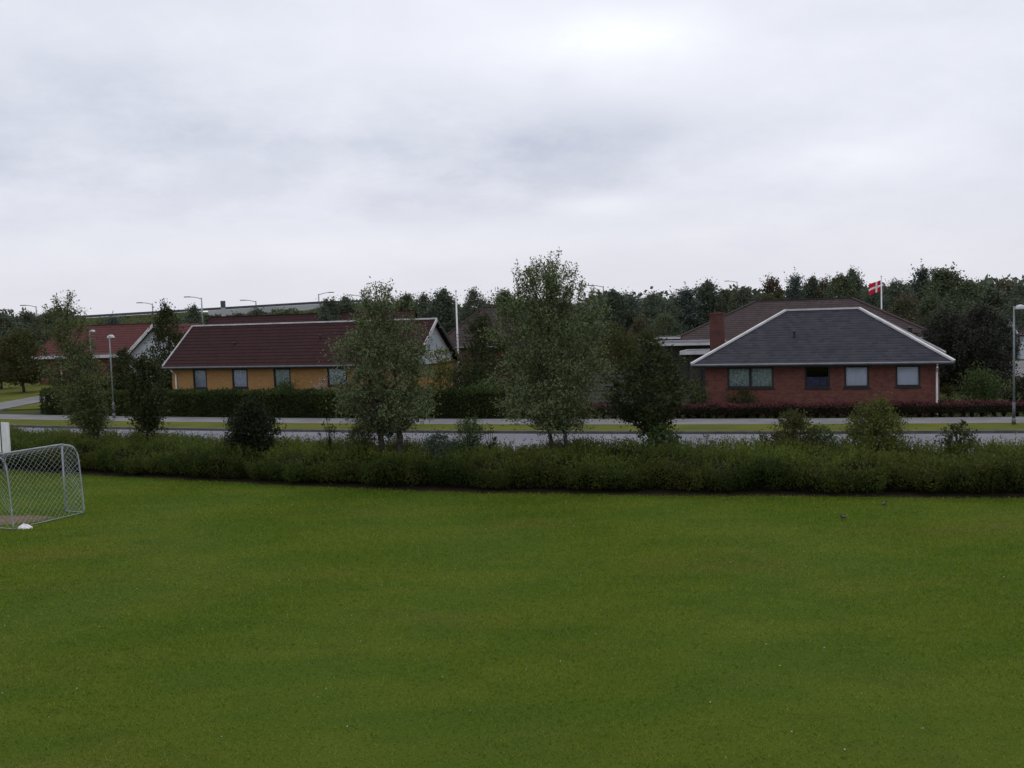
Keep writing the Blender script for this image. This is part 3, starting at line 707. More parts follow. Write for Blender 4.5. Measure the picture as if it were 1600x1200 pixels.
class House:
    def __init__(s, name, label, eL, eR, zl, zr, depth, kind, ov, end, walls, roof, n, tw=.3, step=.03, wave=.018, cat='house', gable_mat=None, trim='white_trim', ridge_w=.16, fascia='black_wood', rw_=None):
        """eL, eR: the front eave's end points on the ground plan; local x runs along the front, y goes back"""
        ax = Vector((eR.x - eL.x, eR.y - eL.y, 0)); s.Le = ax.length; ax.normalize(); s.ax = ax; s.ay = Vector((-ax.y, ax.x, 0))
        rz = math.atan2(ax.y, ax.x)
        s.o = Vector((eL.x, eL.y, 0)) + ax*end + s.ay*ov
        s.root = tag(empty(name, s.o, rz), label, cat)
        s.L, s.D, s.zl, s.zr, s.ov, s.end, s.kind = s.Le - 2*end, depth, zl, zr, ov, end, kind
        s.walls, s.openings, s.wins = walls, [], []
        D, L = s.D, s.L
        b = MB(); x0, x1, y0, y1 = -end, L + end, -ov, D + ov; ym = D/2; rise = zr - zl
        hx = (D/2 + ov) if kind == 'hip' else 0.0
        s.hx = hx
        tile_slope(b, (x0, y0, zl), (x1, y0, zl), (x0 + hx, ym, zr), (x1 - hx, ym, zr), n, tw, wave, step)
        tile_slope(b, (x1, y1, zl), (x0, y1, zl), (x1 - hx, ym, zr), (x0 + hx, ym, zr), n, tw, wave, step)
        if kind == 'hip':
            tile_slope(b, (x1, y0, zl), (x1, y1, zl), (x1 - hx, ym, zr), (x1 - hx, ym, zr), n, tw, wave, step)
            tile_slope(b, (x0, y1, zl), (x0, y0, zl), (x0 + hx, ym, zr), (x0 + hx, ym, zr), n, tw, wave, step)
        s.roof = b.build('roof', M[roof], s.root)
        # caps on ridge and hips, or boards on the verges
        b = MB(); lift = Vector((0, 0, .05))
        rl, rr_ = Vector((x0 + hx, ym, zr)) + lift, Vector((x1 - hx, ym, zr)) + lift
        b.bar(rl, rr_, ridge_w, .09)
        if kind == 'hip':
            for c, r in (((x0, y0, zl), rl), ((x1, y0, zl), rr_), ((x0, y1, zl), rl), ((x1, y1, zl), rr_)):
                b.bar(Vector(c) + lift, r, ridge_w, .09)
        b.build('ridge_cap', M[trim], s.root)
        if kind == 'gable':
            for xx_ in (x0 - .015, x1 + .015):
                b = MB()
                b.bar((xx_, y0, zl - .02), (xx_, ym, zr - .02), .05, .2); b.build('barge_board', M[trim], s.root)
                b = MB(); b.bar((xx_, y1, zl - .02), (xx_, ym, zr - .02), .05, .2); b.build('barge_board', M['black_wood' if trim == 'white_trim' else trim], s.root)
        # fascia, soffit, gutter
        b = MB()
        zf = zl - .16; e2 = end if kind == 'gable' else end
        b.box((x0+.02, y0 + .02, zf), (x1-.02, y0 + .06, zl - .005)); b.box((x0+.02, y1 - .06, zf), (x1-.02, y1 - .02, zl - .005))
        if kind == 'hip':
            b.box((x0 + .02, y0 + .065, zf), (x0 + .06, y1 - .065, zl - .005)); b.box((x1 - .06, y0 + .065, zf), (x1 - .02, y1 - .065, zl - .005))
        b.box((x0 + .065, y0 + .065, zf + .01), (x1 - .065, y1 - .065, zf + .03))
        b.build('fascia', M[fascia], s.root)
        b = MB(); b.tube([(x0, y0 - .06, zl - .04), (x1, y0 - .06, zl - .04)], .06, 8)
        b.build('gutter', M['gutter'], s.root)
        s.zw = zf + .005
        s.gable_mat = gable_mat
        if kind == 'gable':
            m = rise/(D/2 + ov)
            zb = zf + .035
            yb0 = max((zb - (zl - m*0) + .15)/m - ov, 0)
            for xx_, w_ in ((0, .12), (L - .12, .12)):
                b = MB()
                zt = zl + m*(ov + D/2) - .14; zs = zl + m*ov - .14
                tri = [(0, zb), (D, zb), (D, zs), (D/2, zt), (0, zs)]
                f = [(xx_, a, c) for a, c in tri]; g = [(xx_ + w_, a, c) for a, c in tri]
                b.quad(*f[::-1]); b.quad(*g)
                for i in range(5): b.quad(f[i], f[(i+1) % 5], g[(i+1) % 5], g[i])
                b.build('gable_cladding', M[gable_mat or walls], s.root)
    def local(s, u, v):                 # where a photo pixel meets the front wall, in the house's own x and z
        r = ray(u, v); n = s.ay; k = (s.o - Vector((0, 0, H))).dot(n)/r.dot(n)
        p = Vector((0, 0, H)) + r*k - s.o
        return p.dot(s.ax), p.z
    def window(s, u0, v0, u1, v1, fill='curtain', cells=1, fill_mat=None, label=None):
        x0, z1 = s.local(u0, v0); x1, z0 = s.local(u1, v1)
        z1 = min(z1, s.zw - .02)
        s.openings.append((x0, x1, z0, z1)); s.wins.append((fill, cells, fill_mat, label))
    def build_walls(s, th=.28):
        b = MB(); L, D, zt = s.L, s.D, s.zw
        ops = sorted(zip(s.openings, s.wins)); x = 0.0
        for (x0, x1, z0, z1), _ in ops:
            b.box((x, 0, -.02), (x0, th, zt)); b.box((x0, 0, -.02), (x1, th, z0)); b.box((x0, 0, z1), (x1, th, zt)); x = x1
        b.box((x, 0, -.02), (L, th, zt))
        b.box((0, th, -.02), (th, D, zt)); b.box((L - th, th, -.02), (L, D, zt)); b.box((th, D - th, -.02), (L - th, D, zt))
        b.build('wall', M[s.walls], s.root)
        for (x0, x1, z0, z1), (fill, cells, fm, lab) in ops:
            f = MB(); w_ = .085; ya, yb = -.012, .06
            f.box((x0, ya, z0), (x0 + w_, yb, z1)); f.box((x1 - w_, ya, z0), (x1, yb, z1))
            f.box((x0 + w_, ya, z0), (x1 - w_, yb, z0 + w_)); f.box((x0 + w_, ya, z1 - w_), (x1 - w_, yb, z1))
            for c in range(1, cells):
                xc = x0 + (x1 - x0)*c/cells; f.box((xc - .06, ya, z0 + w_), (xc + .06, yb, z1 - w_))
            fo = f.build('window', M['black_wood'], s.root)
            if lab: fo['label'] = lab
            g = MB(); g.box((x0 + w_ - .01, .022, z0 + w_ - .01), (x1 - w_ + .01, .03, z1 - w_ + .01)); g.build('pane', M['glass'], fo)
            g = MB(); g.box((x0 - .05, -.06, z0 - .07), (x1 + .05, -.002, z0 - .002)); g.build('sill', M['black_wood'], fo)
            if fill:
                g = MB(); zl_, zh_ = z0 + .02, z1 - .02
                if fill == 'half': zh_ = z0 + (z1 - z0)*.5
                k = max(6, int((x1 - x0)/.05)); am = .02 if fill != 'blind' else .003
                for i in range(k):
                    a, c = x0 + (x1 - x0)*i/k, x0 + (x1 - x0)*(i+1)/k
                    ya_, yb_ = .095 + am*math.sin(i*1.7), .095 + am*math.sin((i+1)*1.7)
                    g.quad((a, ya_, zl_), (c, yb_, zl_), (c, yb_, zh_), (a, ya_, zh_))
                g.build('curtain' if fill == 'curtain' else 'blind', M[fm or 'curtain'], fo)
    def downpipe(s, x):
        b = MB(); b.tube([(x, -s.ov - .05, s.zl - .1), (x, -s.ov + .05, s.zl - .25), (x, -.06, s.zl - .5), (x, -.06, .02)], .05, 8)
        b.build('downpipe', M['white_paint'], s.root)
    def vent(s, u, v, name='vent', h=.3, r=.06):
        rr_ = ray(u, v); m = (s.zr - s.zl)/(s.D/2 + s.ov)
        # meet the front slope: z = zl + m*(y_local + ov)
        o = Vector((0, 0, H)) - s.o
        k = (s.zl + m*s.ov + m*o.dot(s.ay) - H)/(rr_.z - m*rr_.dot(s.ay))
        p = o + rr_*k; lx, ly, lz = p.dot(s.ax), p.dot(s.ay), p.z + 0
        b = MB(); b.tube([(lx, ly, lz - .05), (lx, ly, lz + h)], r, 8); b.lathe((lx, ly, lz + h), [(r*1.5, 0), (r*1.5, .04), (.01, .09)], 8)
        b.build(name, M['black_wood'], s.root)

# yellow brick house, left
eL, eR = gp(254, 574, 2.65), gp(648, 569, 2.65)
hs_ = House('brick_house', 'yellow brick bungalow with long brown tiled roof and white gable edges', eL, eR, 2.65, 5.2, 5.4, 'gable', .5, .3, 'brick_yellow', 'roof_brown', 13, gable_mat='cladding', step=.022)
hs_.window(301, 575, 324, 607); hs_.window(362, 575, 388, 606); hs_.window(427, 575, 455, 606, fill_mat='curtain_green', label='window with grey-green curtain'); hs_.window(511, 574, 543, 603)
hs_.build_walls(); hs_.downpipe(.35); hs_.vent(500, 532); hs_.vent(365, 540, h=.15)
yellow = hs_
# red brick house, right
eL, eR = gp(1080, 570, 2.55), gp(1491, 565, 2.55)
hs_ = House('brick_house', 'red brick bungalow with blue-grey slate hipped roof and white ridge caps', eL, eR, 2.55, 5.08, 7.3, 'hip', .6, .6, 'brick_red', 'roof_slate', 21, tw=.3, wave=.004, step=.014, trim='white_trim', ridge_w=.15)
hs_.window(1136, 571, 1209, 606, cells=2, fill_mat='curtain_green', label='wide double window with grey-green curtains')
hs_.window(1257, 571, 1297, 606, fill='half', fill_mat='blind', label='dark window with violet half blind'); hs_.window(1319, 571, 1358, 605, fill='blind', fill_mat='pale_blind'); hs_.window(1399, 570, 1438, 604, fill='blind', fill_mat='pale_blind')
hs_.build_walls(); hs_.downpipe(hs_.L - .12); hs_.vent(1241, 528)
b = MB()
cx, cy = -.17, 2.6
b.box((cx, cy, 2.45), (cx + .70, cy + .62, 5.02)); b.box((cx - .03, cy - .03, 5.02), (cx + .73, cy + .65, 5.10)); b.box((cx + .2, cy + .15, 5.10), (cx + .5, cy + .45, 5.15))
b.build('chimney', M['brick_chimney'], hs_.root)
red = hs_
# brown hipped house behind the red brick one
pL = at(1040, 533, 80); pR = at(1457, 527, 74)
hs_ = House('brown_house', 'large brown hip-roofed house directly behind the red brick bungalow', Vector((pL.x, 79, 0)), Vector((pR.x, 72.5, 0)), 2.8, 5.75, 11.0, 'hip', .6, .6, 'brick_brown', 'roof_dull', 20, trim='roof_dull', ridge_w=.22, wave=.018, step=.022)
hs_.window(1200, 540, 1240, 560, fill=None); hs_.build_walls(); hs_.vent(1422, 521, h=.4, r=.14)
# brown roof between yellow house and tallest willow
pL = at(672, 540, 82); pR = at(815, 540, 79)
hs_ = House('brown_house', 'house with brown hipped roof behind the bare white pole', Vector((pL.x, 83, 0)), Vector((pR.x, 80, 0)), 2.85, 5.95, 5.6, 'hip', .5, .5, 'brick_brown', 'roof_dull', 12, trim='roof_dull', wave=.018, step=.022)
hs_.window(735, 546, 750, 556, fill=None); hs_.build_walls()
# long dark roof behind the yellow house
hs_ = House('brown_house', 'house whose dark brown roof shows just above the ridge of the yellow house', Vector((-34, 108, 0)), Vector((-11, 101, 0)), 2.7, 6.0, 8, 'gable', .5, .4, 'brick_brown', 'roof_brown', 12, trim='roof_brown', wave=.018, step=.022)
hs_.window(400, 540, 420, 556, fill=None); hs_.build_walls()
# red-roofed house far left, with a white gabled wing
pL = at(36, 553, 95)
hs_ = House('red_roof_house', 'far house with red tiled roof and white gabled wing at the left', Vector((pL.x, 97, 0)), Vector((-33.5, 93.5, 0)), 2.85, 5.5, 7.4, 'gable', .5, .4, 'brick_red', 'roof_red', 12, gable_mat='white_wall', trim='roof_red', wave=.018, step=.022)
hs_.window(60, 566, 72, 582, fill=None); hs_.build_walls()
rr0 = hs_
b = MB(); b.box((-.5, -.62, 2.5), (hs_.L + .4, -.57, 2.78)); b.build('fascia_board', M['white_trim'], hs_.root)
b = MB(); b.tube([(2.6, -.4, 0), (2.6, -.4, 2.5)], .07, 8); b.build('porch_post', M['white_paint'], hs_.root)
# wing: gable toward the street
wl = hs_.L + .1; b = MB(); D2 = 6.0; zb_, zt_ = 2.7, 5.3
f = [(wl, -2.2, -.02), (wl + D2, -2.2, -.02), (wl + D2, -2.2, zb_), (wl + D2/2, -2.2, zt_), (wl, -2.2, zb_)]; g = [(a, 4.0, c) for a, _, c in f]
b.quad(*f); b.quad(*g[::-1])
for i in range(5): b.quad(f[i], g[i], g[(i+1) % 5], f[(i+1) % 5])
b.build('wing_wall', M['white_wall'], hs_.root)
b = MB(); m_ = (zt_ - zb_)/(D2/2)
tile_slope(b, (wl - .5, 4.4, zb_ - .5*m_ + .1), (wl - .5, -2.6, zb_ - .5*m_ + .1), (wl + D2/2, 4.4, zt_ + .1), (wl + D2/2, -2.6, zt_ + .1), 10, .3, .02, .04)
tile_slope(b, (wl + D2 + .5, -2.6, zb_ - .5*m_ + .1), (wl + D2 + .5, 4.4, zb_ - .5*m_ + .1), (wl + D2/2, -2.6, zt_ + .1), (wl + D2/2, 4.4, zt_ + .1), 10, .3, .02, .04)
b.build('wing_roof', M['roof_red'], hs_.root)
b = MB()
b.bar((wl - .55, -2.66, zb_ - .55*m_ + .06), (wl + D2/2, -2.66, zt_ + .08), .07, .28); b.bar((wl + D2 + .55, -2.66, zb_ - .55*m_ + .06), (wl + D2/2, -2.66, zt_ + .08), .07, .28)
b.build('wing_barge_board', M['white_trim'], hs_.root)

# flat-roofed carport left of the red brick house
def flat_building(name, label, u0, u1, v, d, z, dep, cat, th=.26, back=.0):
    p, q = at(u0, v, d), at(u1, v, d - (u1 - u0)*d/FPX*.34)
    ax = Vector((q.x - p.x, q.y - p.y, 0)); L = ax.length
    root = tag(empty(name, (p.x, p.y, 0), math.atan2(ax.y, ax.x)), label, cat)
    b = MB(); b.box((0, 0, z - th), (L, .05, z)); b.box((0, .05, z - th), (.05, dep, z)); b.box((L - .05, .05, z - th), (L, dep, z)); b.box((.05, dep - .05, z - th), (L - .05, dep, z)); b.build('fascia', M['white_trim'], root)
    b = MB(); b.box((.05, .05, z - .15), (L - .05, dep - .05, z - .03)); b.build('roof', M['felt'], root)
    for x_ in (.3, L/2, L - .4):
        b = MB(); b.box((x_, .3, 0), (x_ + .12, .42, z - th + .1)); b.build('post', M['black_wood'], root)
    b = MB(); b.box((.2, dep - .4, 0), (L - .2, dep - .28, z - .16)); b.build('back_wall', M['slat_wood'], root)
    return root
flat_building('carport', 'flat-roofed carport with white fascia left of the red chimney', 1004, 1112, 540, 66, top_z(1050, 536, 66), 6, 'carport', .15)
flat_building('garden_shed', 'flat-roofed shed with pale roof edge farther back, behind the carport', 1000, 1062, 530, 80, top_z(1030, 527, 80), 6, 'shed', .14)
flat_building('covered_terrace', 'low white-edged terrace roof between carport and red brick house', 1062, 1122, 552, 57, top_z(1085, 548, 57), 2.4, 'terrace roof', .2)
# slatted fences
def slat_fence(name, label, u0, u1, d, z0, z1, n):
    p, q = ground_at(u0, d), ground_at(u1, d - (u1 - u0)*d/FPX*.34); ax = q - p; L = ax.length
    root = tag(empty(name, p, math.atan2(ax.y, ax.x)), label, 'fence')
    b = MB()
    for i in range(n):
        z = z0 + (z1 - z0)*i/n; b.box((0, 0, z), (L, .025, z + (z1 - z0)/n*.62))
    b.build('slats', M['slat_wood'], root)
    k = max(2, int(L/1.8) + 1)
    for i in range(k):
        x_ = .05 + (L - .2)*i/(k-1); b = MB(); b.box((x_, .03, 0), (x_ + .1, .13, z1 + .05)); b.build('post', M['slat_wood'], root)
slat_fence('slat_fence', 'tall weathered horizontal slat fence right of the tallest willow', 905, 1003, 56, .2, 2.2, 9)
slat_fence('slat_fence', 'low horizontal board fence at the left corner of the red brick house', 1045, 1096, 52.5, .1, 1.55, 6)
# white-walled house at far right
hs_ = House('white_house', 'pale house with light gable behind the right lamp post', Vector((44.6, 90, 0)), Vector((54, 88, 0)), 2.2, 3.7, 6, 'gable', .4, .3, 'white_wall', 'roof_dull', 8, gable_mat='white_wall', trim='white_trim')
hs_.window(1603, 541, 1610, 552, fill=None); hs_.build_walls()

# ------------------------------------------------------------------ lamp posts, poles, flag
def lamp_post(label, loc, h, rz, side=1):
    root = tag(empty('street_lamp', loc, rz), label, 'street lamp', 'street lamps along the road')
    b = MB(); b.tube([(0, 0, .9), (0, 0, h)], [.045, .034], 10); b.build('pole', M['green_metal'], root, True)
    b = MB(); b.tube([(0, 0, 0), (0, 0, .28)], .085, 10, mi=0); b.tube([(0, 0, .27), (0, 0, .93)], .06, 10); b.build('base_sleeve', M['gutter'], root, True)
    b = MB(); b.tube([(0, 0, h - .06), (.12*side, 0, h - .02), (.2*side, 0, h - .04)], .025, 6); b.build('arm', M['grey_metal'], root, True)
    b = MB(); b.lathe((.24*side, 0, h - .12), [(.215, 0), (.21, .05), (.16, .13), (.08, .17), (.001, .18)], 16); hd = b.build('lamp_head', M['lamp_glass'], root, True)
    b = MB(); b.lathe((.24*side, 0, h - .12), [(.001, -.03), (.12, -.025), (.20, 0)], 16); b.build('diffuser', M['lamp_glass'], hd, True)
    return root
lamp_post('street lamp at the right frame edge on the grass verge', ground_at(1584, 42.7) + Vector((0, 0, .1)), 4.95, -.3)
lamp_post('street lamp at the left, pole seen right of the slender leaning willow', ground_at(178.5, 58.9) + Vector((0, 0, .1)), 4.75, 1.6)
lamp_post('farther street lamp by the side street, head showing before the red roof', ground_at(146, 81) + Vector((0, 0, .05)), 5.05, .1)

def flagpole(label, u, d, vtop):
    root = tag(empty('flagpole', ground_at(u, d)), label, 'flagpole')
    h = top_z(u, vtop, d)
    b = MB(); b.tube([(0, 0, .6), (0, 0, h)], [.075, .045], 10); b.build('pole', M['white_paint'], root, True)
    b = MB(); b.box((-.12, -.12, 0), (.12, .12, .62)); b.build('foot', M['white_paint'], root)
    b = MB(); b.lathe((0, 0, h), [(.03, 0), (.075, .05), (.075, .09), (.001, .15)], 10); b.build('finial', M['white_paint'], root, True)
    return root, h
flagpole('white flagpole without a flag at the right gable of the yellow house', 718, 68.5, 456)
fp, fh = flagpole('white flagpole flying the red flag behind the red brick house', 1378, 84, 433)
# the flag: red with a white cross, hoisted on the pole's left side
b = MB(); fw, fhh = 1.0, .88; nx2, nz2 = 28, 22
def fpt(i, j):
    s, q = i/nx2, j/nz2
    return Vector((-.06 - fw*s*.93, .16*math.sin(s*6.5 + q*1.2)*s, fh - .25 - fhh*(1 - q) - .42*s*s - .05*math.sin(s*5)))
for i in range(nx2):
    for j in range(nz2):
        w_ = (.30 < (i + .5)/nx2 < .46) or (.42 < (j + .5)/nz2 < .58)
        b.quad(fpt(i, j), fpt(i+1, j), fpt(i+1, j+1), fpt(i, j+1), mi=1 if w_ else 0)
fl = b.build('flag', [M['flag_red'], M['flag_white']], None, True); fl.location = fp.location
md = fl.modifiers.new('thickness', 'SOLIDIFY'); md.thickness = .006
tag(fl, 'red flag with white cross waving beside its white pole', 'flag')

# ------------------------------------------------------------------ goal
F_, FB, NB = gp(103, 800), gp(135, 802), gp(30, 827)
N_ = F_ + (NB - FB)*1.05
ax = (N_ - F_); GW = ax.length; ax.normalize(); dep = (FB - F_).normalized()
root = tag(empty('football_goal', F_, 0), 'grey metal football goal with net at the left edge of the lawn', 'goal')
GH = 2.0
prof = [(0, GH), (.35, GH - .03), (.50, GH - .10), (.58, GH - .24), (.62, GH - .42), (.66, 1.1), (.70, .5), (.72, .04)]
pf = lambda s, q, : ax*s + dep*q
def gpt(s, k):      # s along the crossbar, k in 0..1 along the side profile
    L = [0]
    for a, c in zip(prof, prof[1:]): L.append(L[-1] + math.hypot(c[0]-a[0], c[1]-a[1]))
    t_ = k*L[-1]
    for i in range(len(L)-1):
        if t_ <= L[i+1] + 1e-9:
            f_ = (t_ - L[i])/(L[i+1] - L[i]); a, c = prof[i], prof[i+1]
            return ax*s + dep*(a[0] + (c[0]-a[0])*f_) + Vector((0, 0, a[1] + (c[1]-a[1])*f_))
for s in (0, GW):
    b = MB(); b.tube([ax*s, ax*s + Vector((0, 0, GH))], .026, 10); b.build('post', M['grey_metal'], root, True)
    b = MB(); b.tube([gpt(s, k/30) for k in range(31)], .02, 8); b.build('side_hoop', M['grey_metal'], root, True)
    b = MB(); b.tube([ax*s + Vector((0, 0, .03)), ax*s + dep*.72 + Vector((0, 0, .03))], .014, 8); b.build('ground_bar', M['grey_metal'], root, True)
b = MB(); b.tube([Vector((0, 0, GH)), ax*GW + Vector((0, 0, GH))], .026, 10); b.build('crossbar', M['grey_metal'], root, True)
b = MB(); b.tube([dep*.72 + Vector((0, 0, .03)), ax*GW + dep*.72 + Vector((0, 0, .03))], .014, 8); b.build('back_bar', M['grey_metal'], root, True)
b = MB(); rs = random.Random(3); nr = 0.0028
nu, nv = 28, 30
sag = lambda i, j: Vector((0, 0, -.02*math.sin(math.pi*i/nu))) - dep*(.12*math.sin(math.pi*i/nu)*math.sin(math.pi*j/nv)) + Vector((rs.uniform(-.008, .008), rs.uniform(-.008, .008), rs.uniform(-.008, .008)))
G = [[gpt(GW*i/nu, .02 + .97*j/nv) + (sag(i, j) if 0 < i < nu else Vector()) for j in range(nv+1)] for i in range(nu+1)]
def diamonds(G):
    nu_, nv_ = len(G)-1, len(G[0])-1
    for i in range(nu_):
        for j in range(nv_):
            if (i + j) % 2: b.tube([G[i][j], G[i+1][j+1]], nr, 3, cap=False)
            else: b.tube([G[i+1][j], G[i][j+1]], nr, 3, cap=False)
diamonds(G)
for s in (0, GW):
    side = []
    for i in range(10):
        rowp = []
        for j in range(27):
            z = .04 + (GH - .06)*j/26
            # depth of the hoop at that height
            q = .72
            for (a0, a1), (c0, c1) in zip(prof, prof[1:]):
                if c1 <= z <= a1: q = a0 + (c0 - a0)*(a1 - z)/max(a1 - c1, 1e-6)
            rowp.append(ax*s + dep*(q*i/9) + Vector((0, 0, z)) + ax*(.05*math.sin(i*.5 + j*.3)))
        side.append(rowp)
    diamonds(side)
b.build('net', M['net'], root)
# crumpled white bag on the worn soil
rng = np.random.default_rng(31)
def bag(name, label, loc, sx, sy, sz, seed):
    r = random.Random(seed); b = MB(); nU, nV = 18, 9; n0 = 0
    for j in range(nV + 1):
        for i in range(nU):
            th, ph = 2*math.pi*i/nU, math.pi/2*j/nV
            k = 1 + .22*math.sin(3*th + seed) * math.cos(ph) + .12*math.sin(7*th + 4*ph) + r.uniform(-.08, .08)
            b.v.append((sx*k*math.cos(th)*math.cos(ph), sy*k*math.sin(th)*math.cos(ph), sz*k*math.sin(ph)*(1 + .3*math.sin(2*th))))
    for j in range(nV):
        for i in range(nU):
            i2 = (i+1) % nU; b.f.append((j*nU+i, j*nU+i2, (j+1)*nU+i2, (j+1)*nU+i)); b.m.append(0)
    o = b.build(name, M['plastic']); o.location = loc; tag(o, label, 'litter'); return o
p = gp(39, 826); bag('plastic_bag', 'crumpled white plastic bag on the ground by the goal net', p, .17, .10, .10, 2)
# white board on posts at the frame edge
p = ground_at(8, 37.2); root = tag(empty('notice_board', p, -.35), 'white panel board on posts behind the goal at the left frame edge', 'board')
zt, zb = top_z(10, 660, 37.2), top_z(10, 707, 37.2)
b = MB(); b.box((-1.9, 0, zb), (-.10, .05, zt)); b.box((-.04, 0, zb), (.31, .05, zt)); b.box((-1.9, -.012, zt - .3), (-.12, -.003, zt - .285)); b.build('panel', M['white_paint'], root)
for x_ in (-1.6, -.1):
    b = MB(); b.box((x_, .055, 0), (x_ + .07, .13, zt)); b.build('post', M['gutter'], root)
b = MB(); b.box((-.10, .012, zb), (-.04, .052, zt)); b.build('joint_strip', M['black_wood'], root)

# two small dark birds on the lawn
def bird(label, loc, rz):
    root = tag(empty('bird', loc, rz), label, 'bird', 'dark birds on the lawn')
    b = MB(); b.tube([(-.17, 0, .075), (-.10, 0, .085), (-.06, 0, .09), (0, 0, .095), (.05, 0, .115), (.075, 0, .15), (.10, 0, .165), (.125, 0, .16), (.14, 0, .155)],
                     [.008, .016, .036, .048, .043, .028, .027, .02, .006], 10)
    b.build('body', M['bird'], root, True)
    b = MB(); b.tube([(.135, 0, .156), (.175, 0, .150)], [.008, .002], 6); b.build('beak', M['beak'], root)
    for s in (-1, 1):
        b = MB(); b.tube([(.0, .02*s, .06), (.01, .022*s, .03), (0, .022*s, .003)], .004, 5); b.tube([(-.015, .022*s, .003), (.03, .022*s, .003)], .003, 4); b.build('leg', M['beak'], root); root.scale = (.75, .75, .75)
        b = MB(); b.tube([(.03, .035*s, .11), (-.03, .046*s, .10), (-.11, .02*s, .085)], [.012, .024, .005], 6); b.build('wing', M['bird'], root, True)
bird('dark bird on the lawn nearer the shrub belt', gp(1382, 791), .6)
bird('dark bird on the lawn farther from the shrub belt', gp(1317, 812), 2.2)

# ------------------------------------------------------------------ embankment with barrier and lamps
b = MB(); ED = 150.0
crest = lambda x: 5.4 + np.interp(x, [-140, -62, -28, -18, -6], [-.2, 1.5, 2.45, 2.5, -4.4])
drop = lambda x: np.interp(x, [-46, -43.5, -28.5, -26], [.22, 1.0, 1.0, .22])
xs = np.linspace(-150, -6, 100)
for i in range(len(xs)-1):
    a, c = xs[i], xs[i+1]; za, zc_ = float(crest(a)) - float(drop(a)), float(crest(c)) - float(drop(c))
    b.quad((a, ED - 22, -.05), (c, ED - 22, -.05), (c, ED - 1.5, zc_), (a, ED - 1.5, za)); b.quad((a, ED - 1.5, za), (c, ED - 1.5, zc_), (c, ED + 16, zc_), (a, ED + 16, za))
    b.quad((a, ED + 16, za), (c, ED + 16, zc_), (c, ED + 40, -.05), (a, ED + 40, -.05))
tag(b.build('embankment', M['field']), kind='structure')
root = tag(empty('road_barrier', (0, ED, 0)), 'long dark barrier with pale base along the far embankment', 'barrier')
b = MB(); c2 = MB(); xs = np.linspace(-70, -20, 26)
for a, c in zip(xs[:-1], xs[1:]):
    za, zc_ = float(crest(a)), float(crest(c))
    b.bar((a, 0, za + .02), (c + .02, 0, zc_ + .02), .12, .36)
    if -46 < a < -27: c2.bar((a, .05, za - .76), (c, .05, zc_ - .76), .2, 1.16)
b.build('rail', M['barrier'], root); c2.build('base_wall', M['barrier_pale'], root)
def mast(label, u, v, d, sides, base=0.0):
    g = ground_at(u, d); h = top_z(u, v, d)
    root = tag(empty('motorway_lamp', (g.x, g.y, base)), label, 'street lamp', 'tall lamps along the far embankment')
    b = MB(); b.tube([(0, 0, 0), (0, 0, h - base)], [.13, .08], 8); b.build('pole', M['grey_metal'], root, True)
    for s in sides:
        b = MB(); b.tube([(0, 0, h - base - .15), (s*.9, 0, h - base + .1), (s*1.6, 0, h - base + .15)], .05, 6); ar = b.build('arm', M['grey_metal'], root, True)
        b = MB(); b.box((min(s*1.5, s*2.3), -.14, h - base + .1), (max(s*1.5, s*2.3), .14, h - base + .22)); b.build('lamp_head', M['gutter'], ar)
mast('tall lamp above the far left wood, left of the slender leaning willow', 62, 478, 152, (-1,))
mast('tall lamp on the embankment with its arm to the left, above the dark garden tree', 243, 474, 152, (-1,), 5)
mast('tall pale lamp mast with one long arm by the yellow house ridge end', 320, 465, 138, (-1,), 3)
mast('tall lamp on the embankment over the middle of the yellow house roof', 404, 470, 152, (-1,), 5)
mast('tall lamp on the embankment at the right end of the dark barrier', 502, 459, 152, (1,), 5)
mast('tall lamp just left of the willow before the yellow house', 570, 462, 150, (-1,), 4)
mast('tall lamp just right of the tallest willow', 945, 447, 150, (-1,))
mast('tall lamp above the tree line left of the slate roof', 1153, 440, 190, (-1,))
g = ground_at(353, 140); root = tag(empty('chimney_stack', g), 'small pale chimney stack with dark cap above the yellow house roof', 'chimney')
zt = top_z(353, 470, 140); b = MB(); b.tube([(0, 0, 0), (0, 0, zt - .9)], .30, 10); b.build('shaft', M['barrier_pale'], root); b = MB(); b.tube([(0, 0, zt - .9), (0, 0, zt)], .34, 10); b.build('cap', M['barrier'], root)

# ------------------------------------------------------------------ distant trees
protos = {}
def proto(key, leaf, seed, prof, **kw):
    rng = np.random.default_rng(seed)
    V, tint, tb = grow(rng, h=8.0, prof=prof, **kw)
    me = np_mesh('crown', V, 4, M[leaf], tint)
    tm = MB(); tm = tb
    to = tm.build('trunk', M['wood_bark'], None, True); tme = to.data; bpy.data.objects.remove(to)
    protos[key] = (me, tme)
FAR = dict(n_limb=16, n_clump=160, per=75, sig=.36, L=.24, W=.15, trunk_r=.16, top_shoots=12, bias=(0, 0, .2))
proto('round', 'far_dark', 101, [(.03, 1.5), (.2, 2.3), (.5, 2.7), (.75, 2.1), (.92, 1.1), (1, .3)], **FAR)
proto('cone', 'far_blue', 102, [(.03, 1.7), (.25, 2.0), (.5, 1.6), (.75, .95), (.9, .5), (1, .12)], **FAR)
proto('peaks', 'far_mid', 103, [(.03, 1.6), (.25, 2.3), (.55, 2.4), (.8, 1.6), (.94, .8), (1, .2)], **FAR)
proto('tall', 'far_dark', 104, [(.03, 1.3), (.3, 1.7), (.6, 1.7), (.82, 1.1), (.94, .6), (1, .15)], **FAR)
proto('rust', 'far_rust', 105, [(.03, 1.6), (.25, 2.2), (.5, 2.2), (.75, 1.5), (.92, .8), (1, .2)], **FAR)
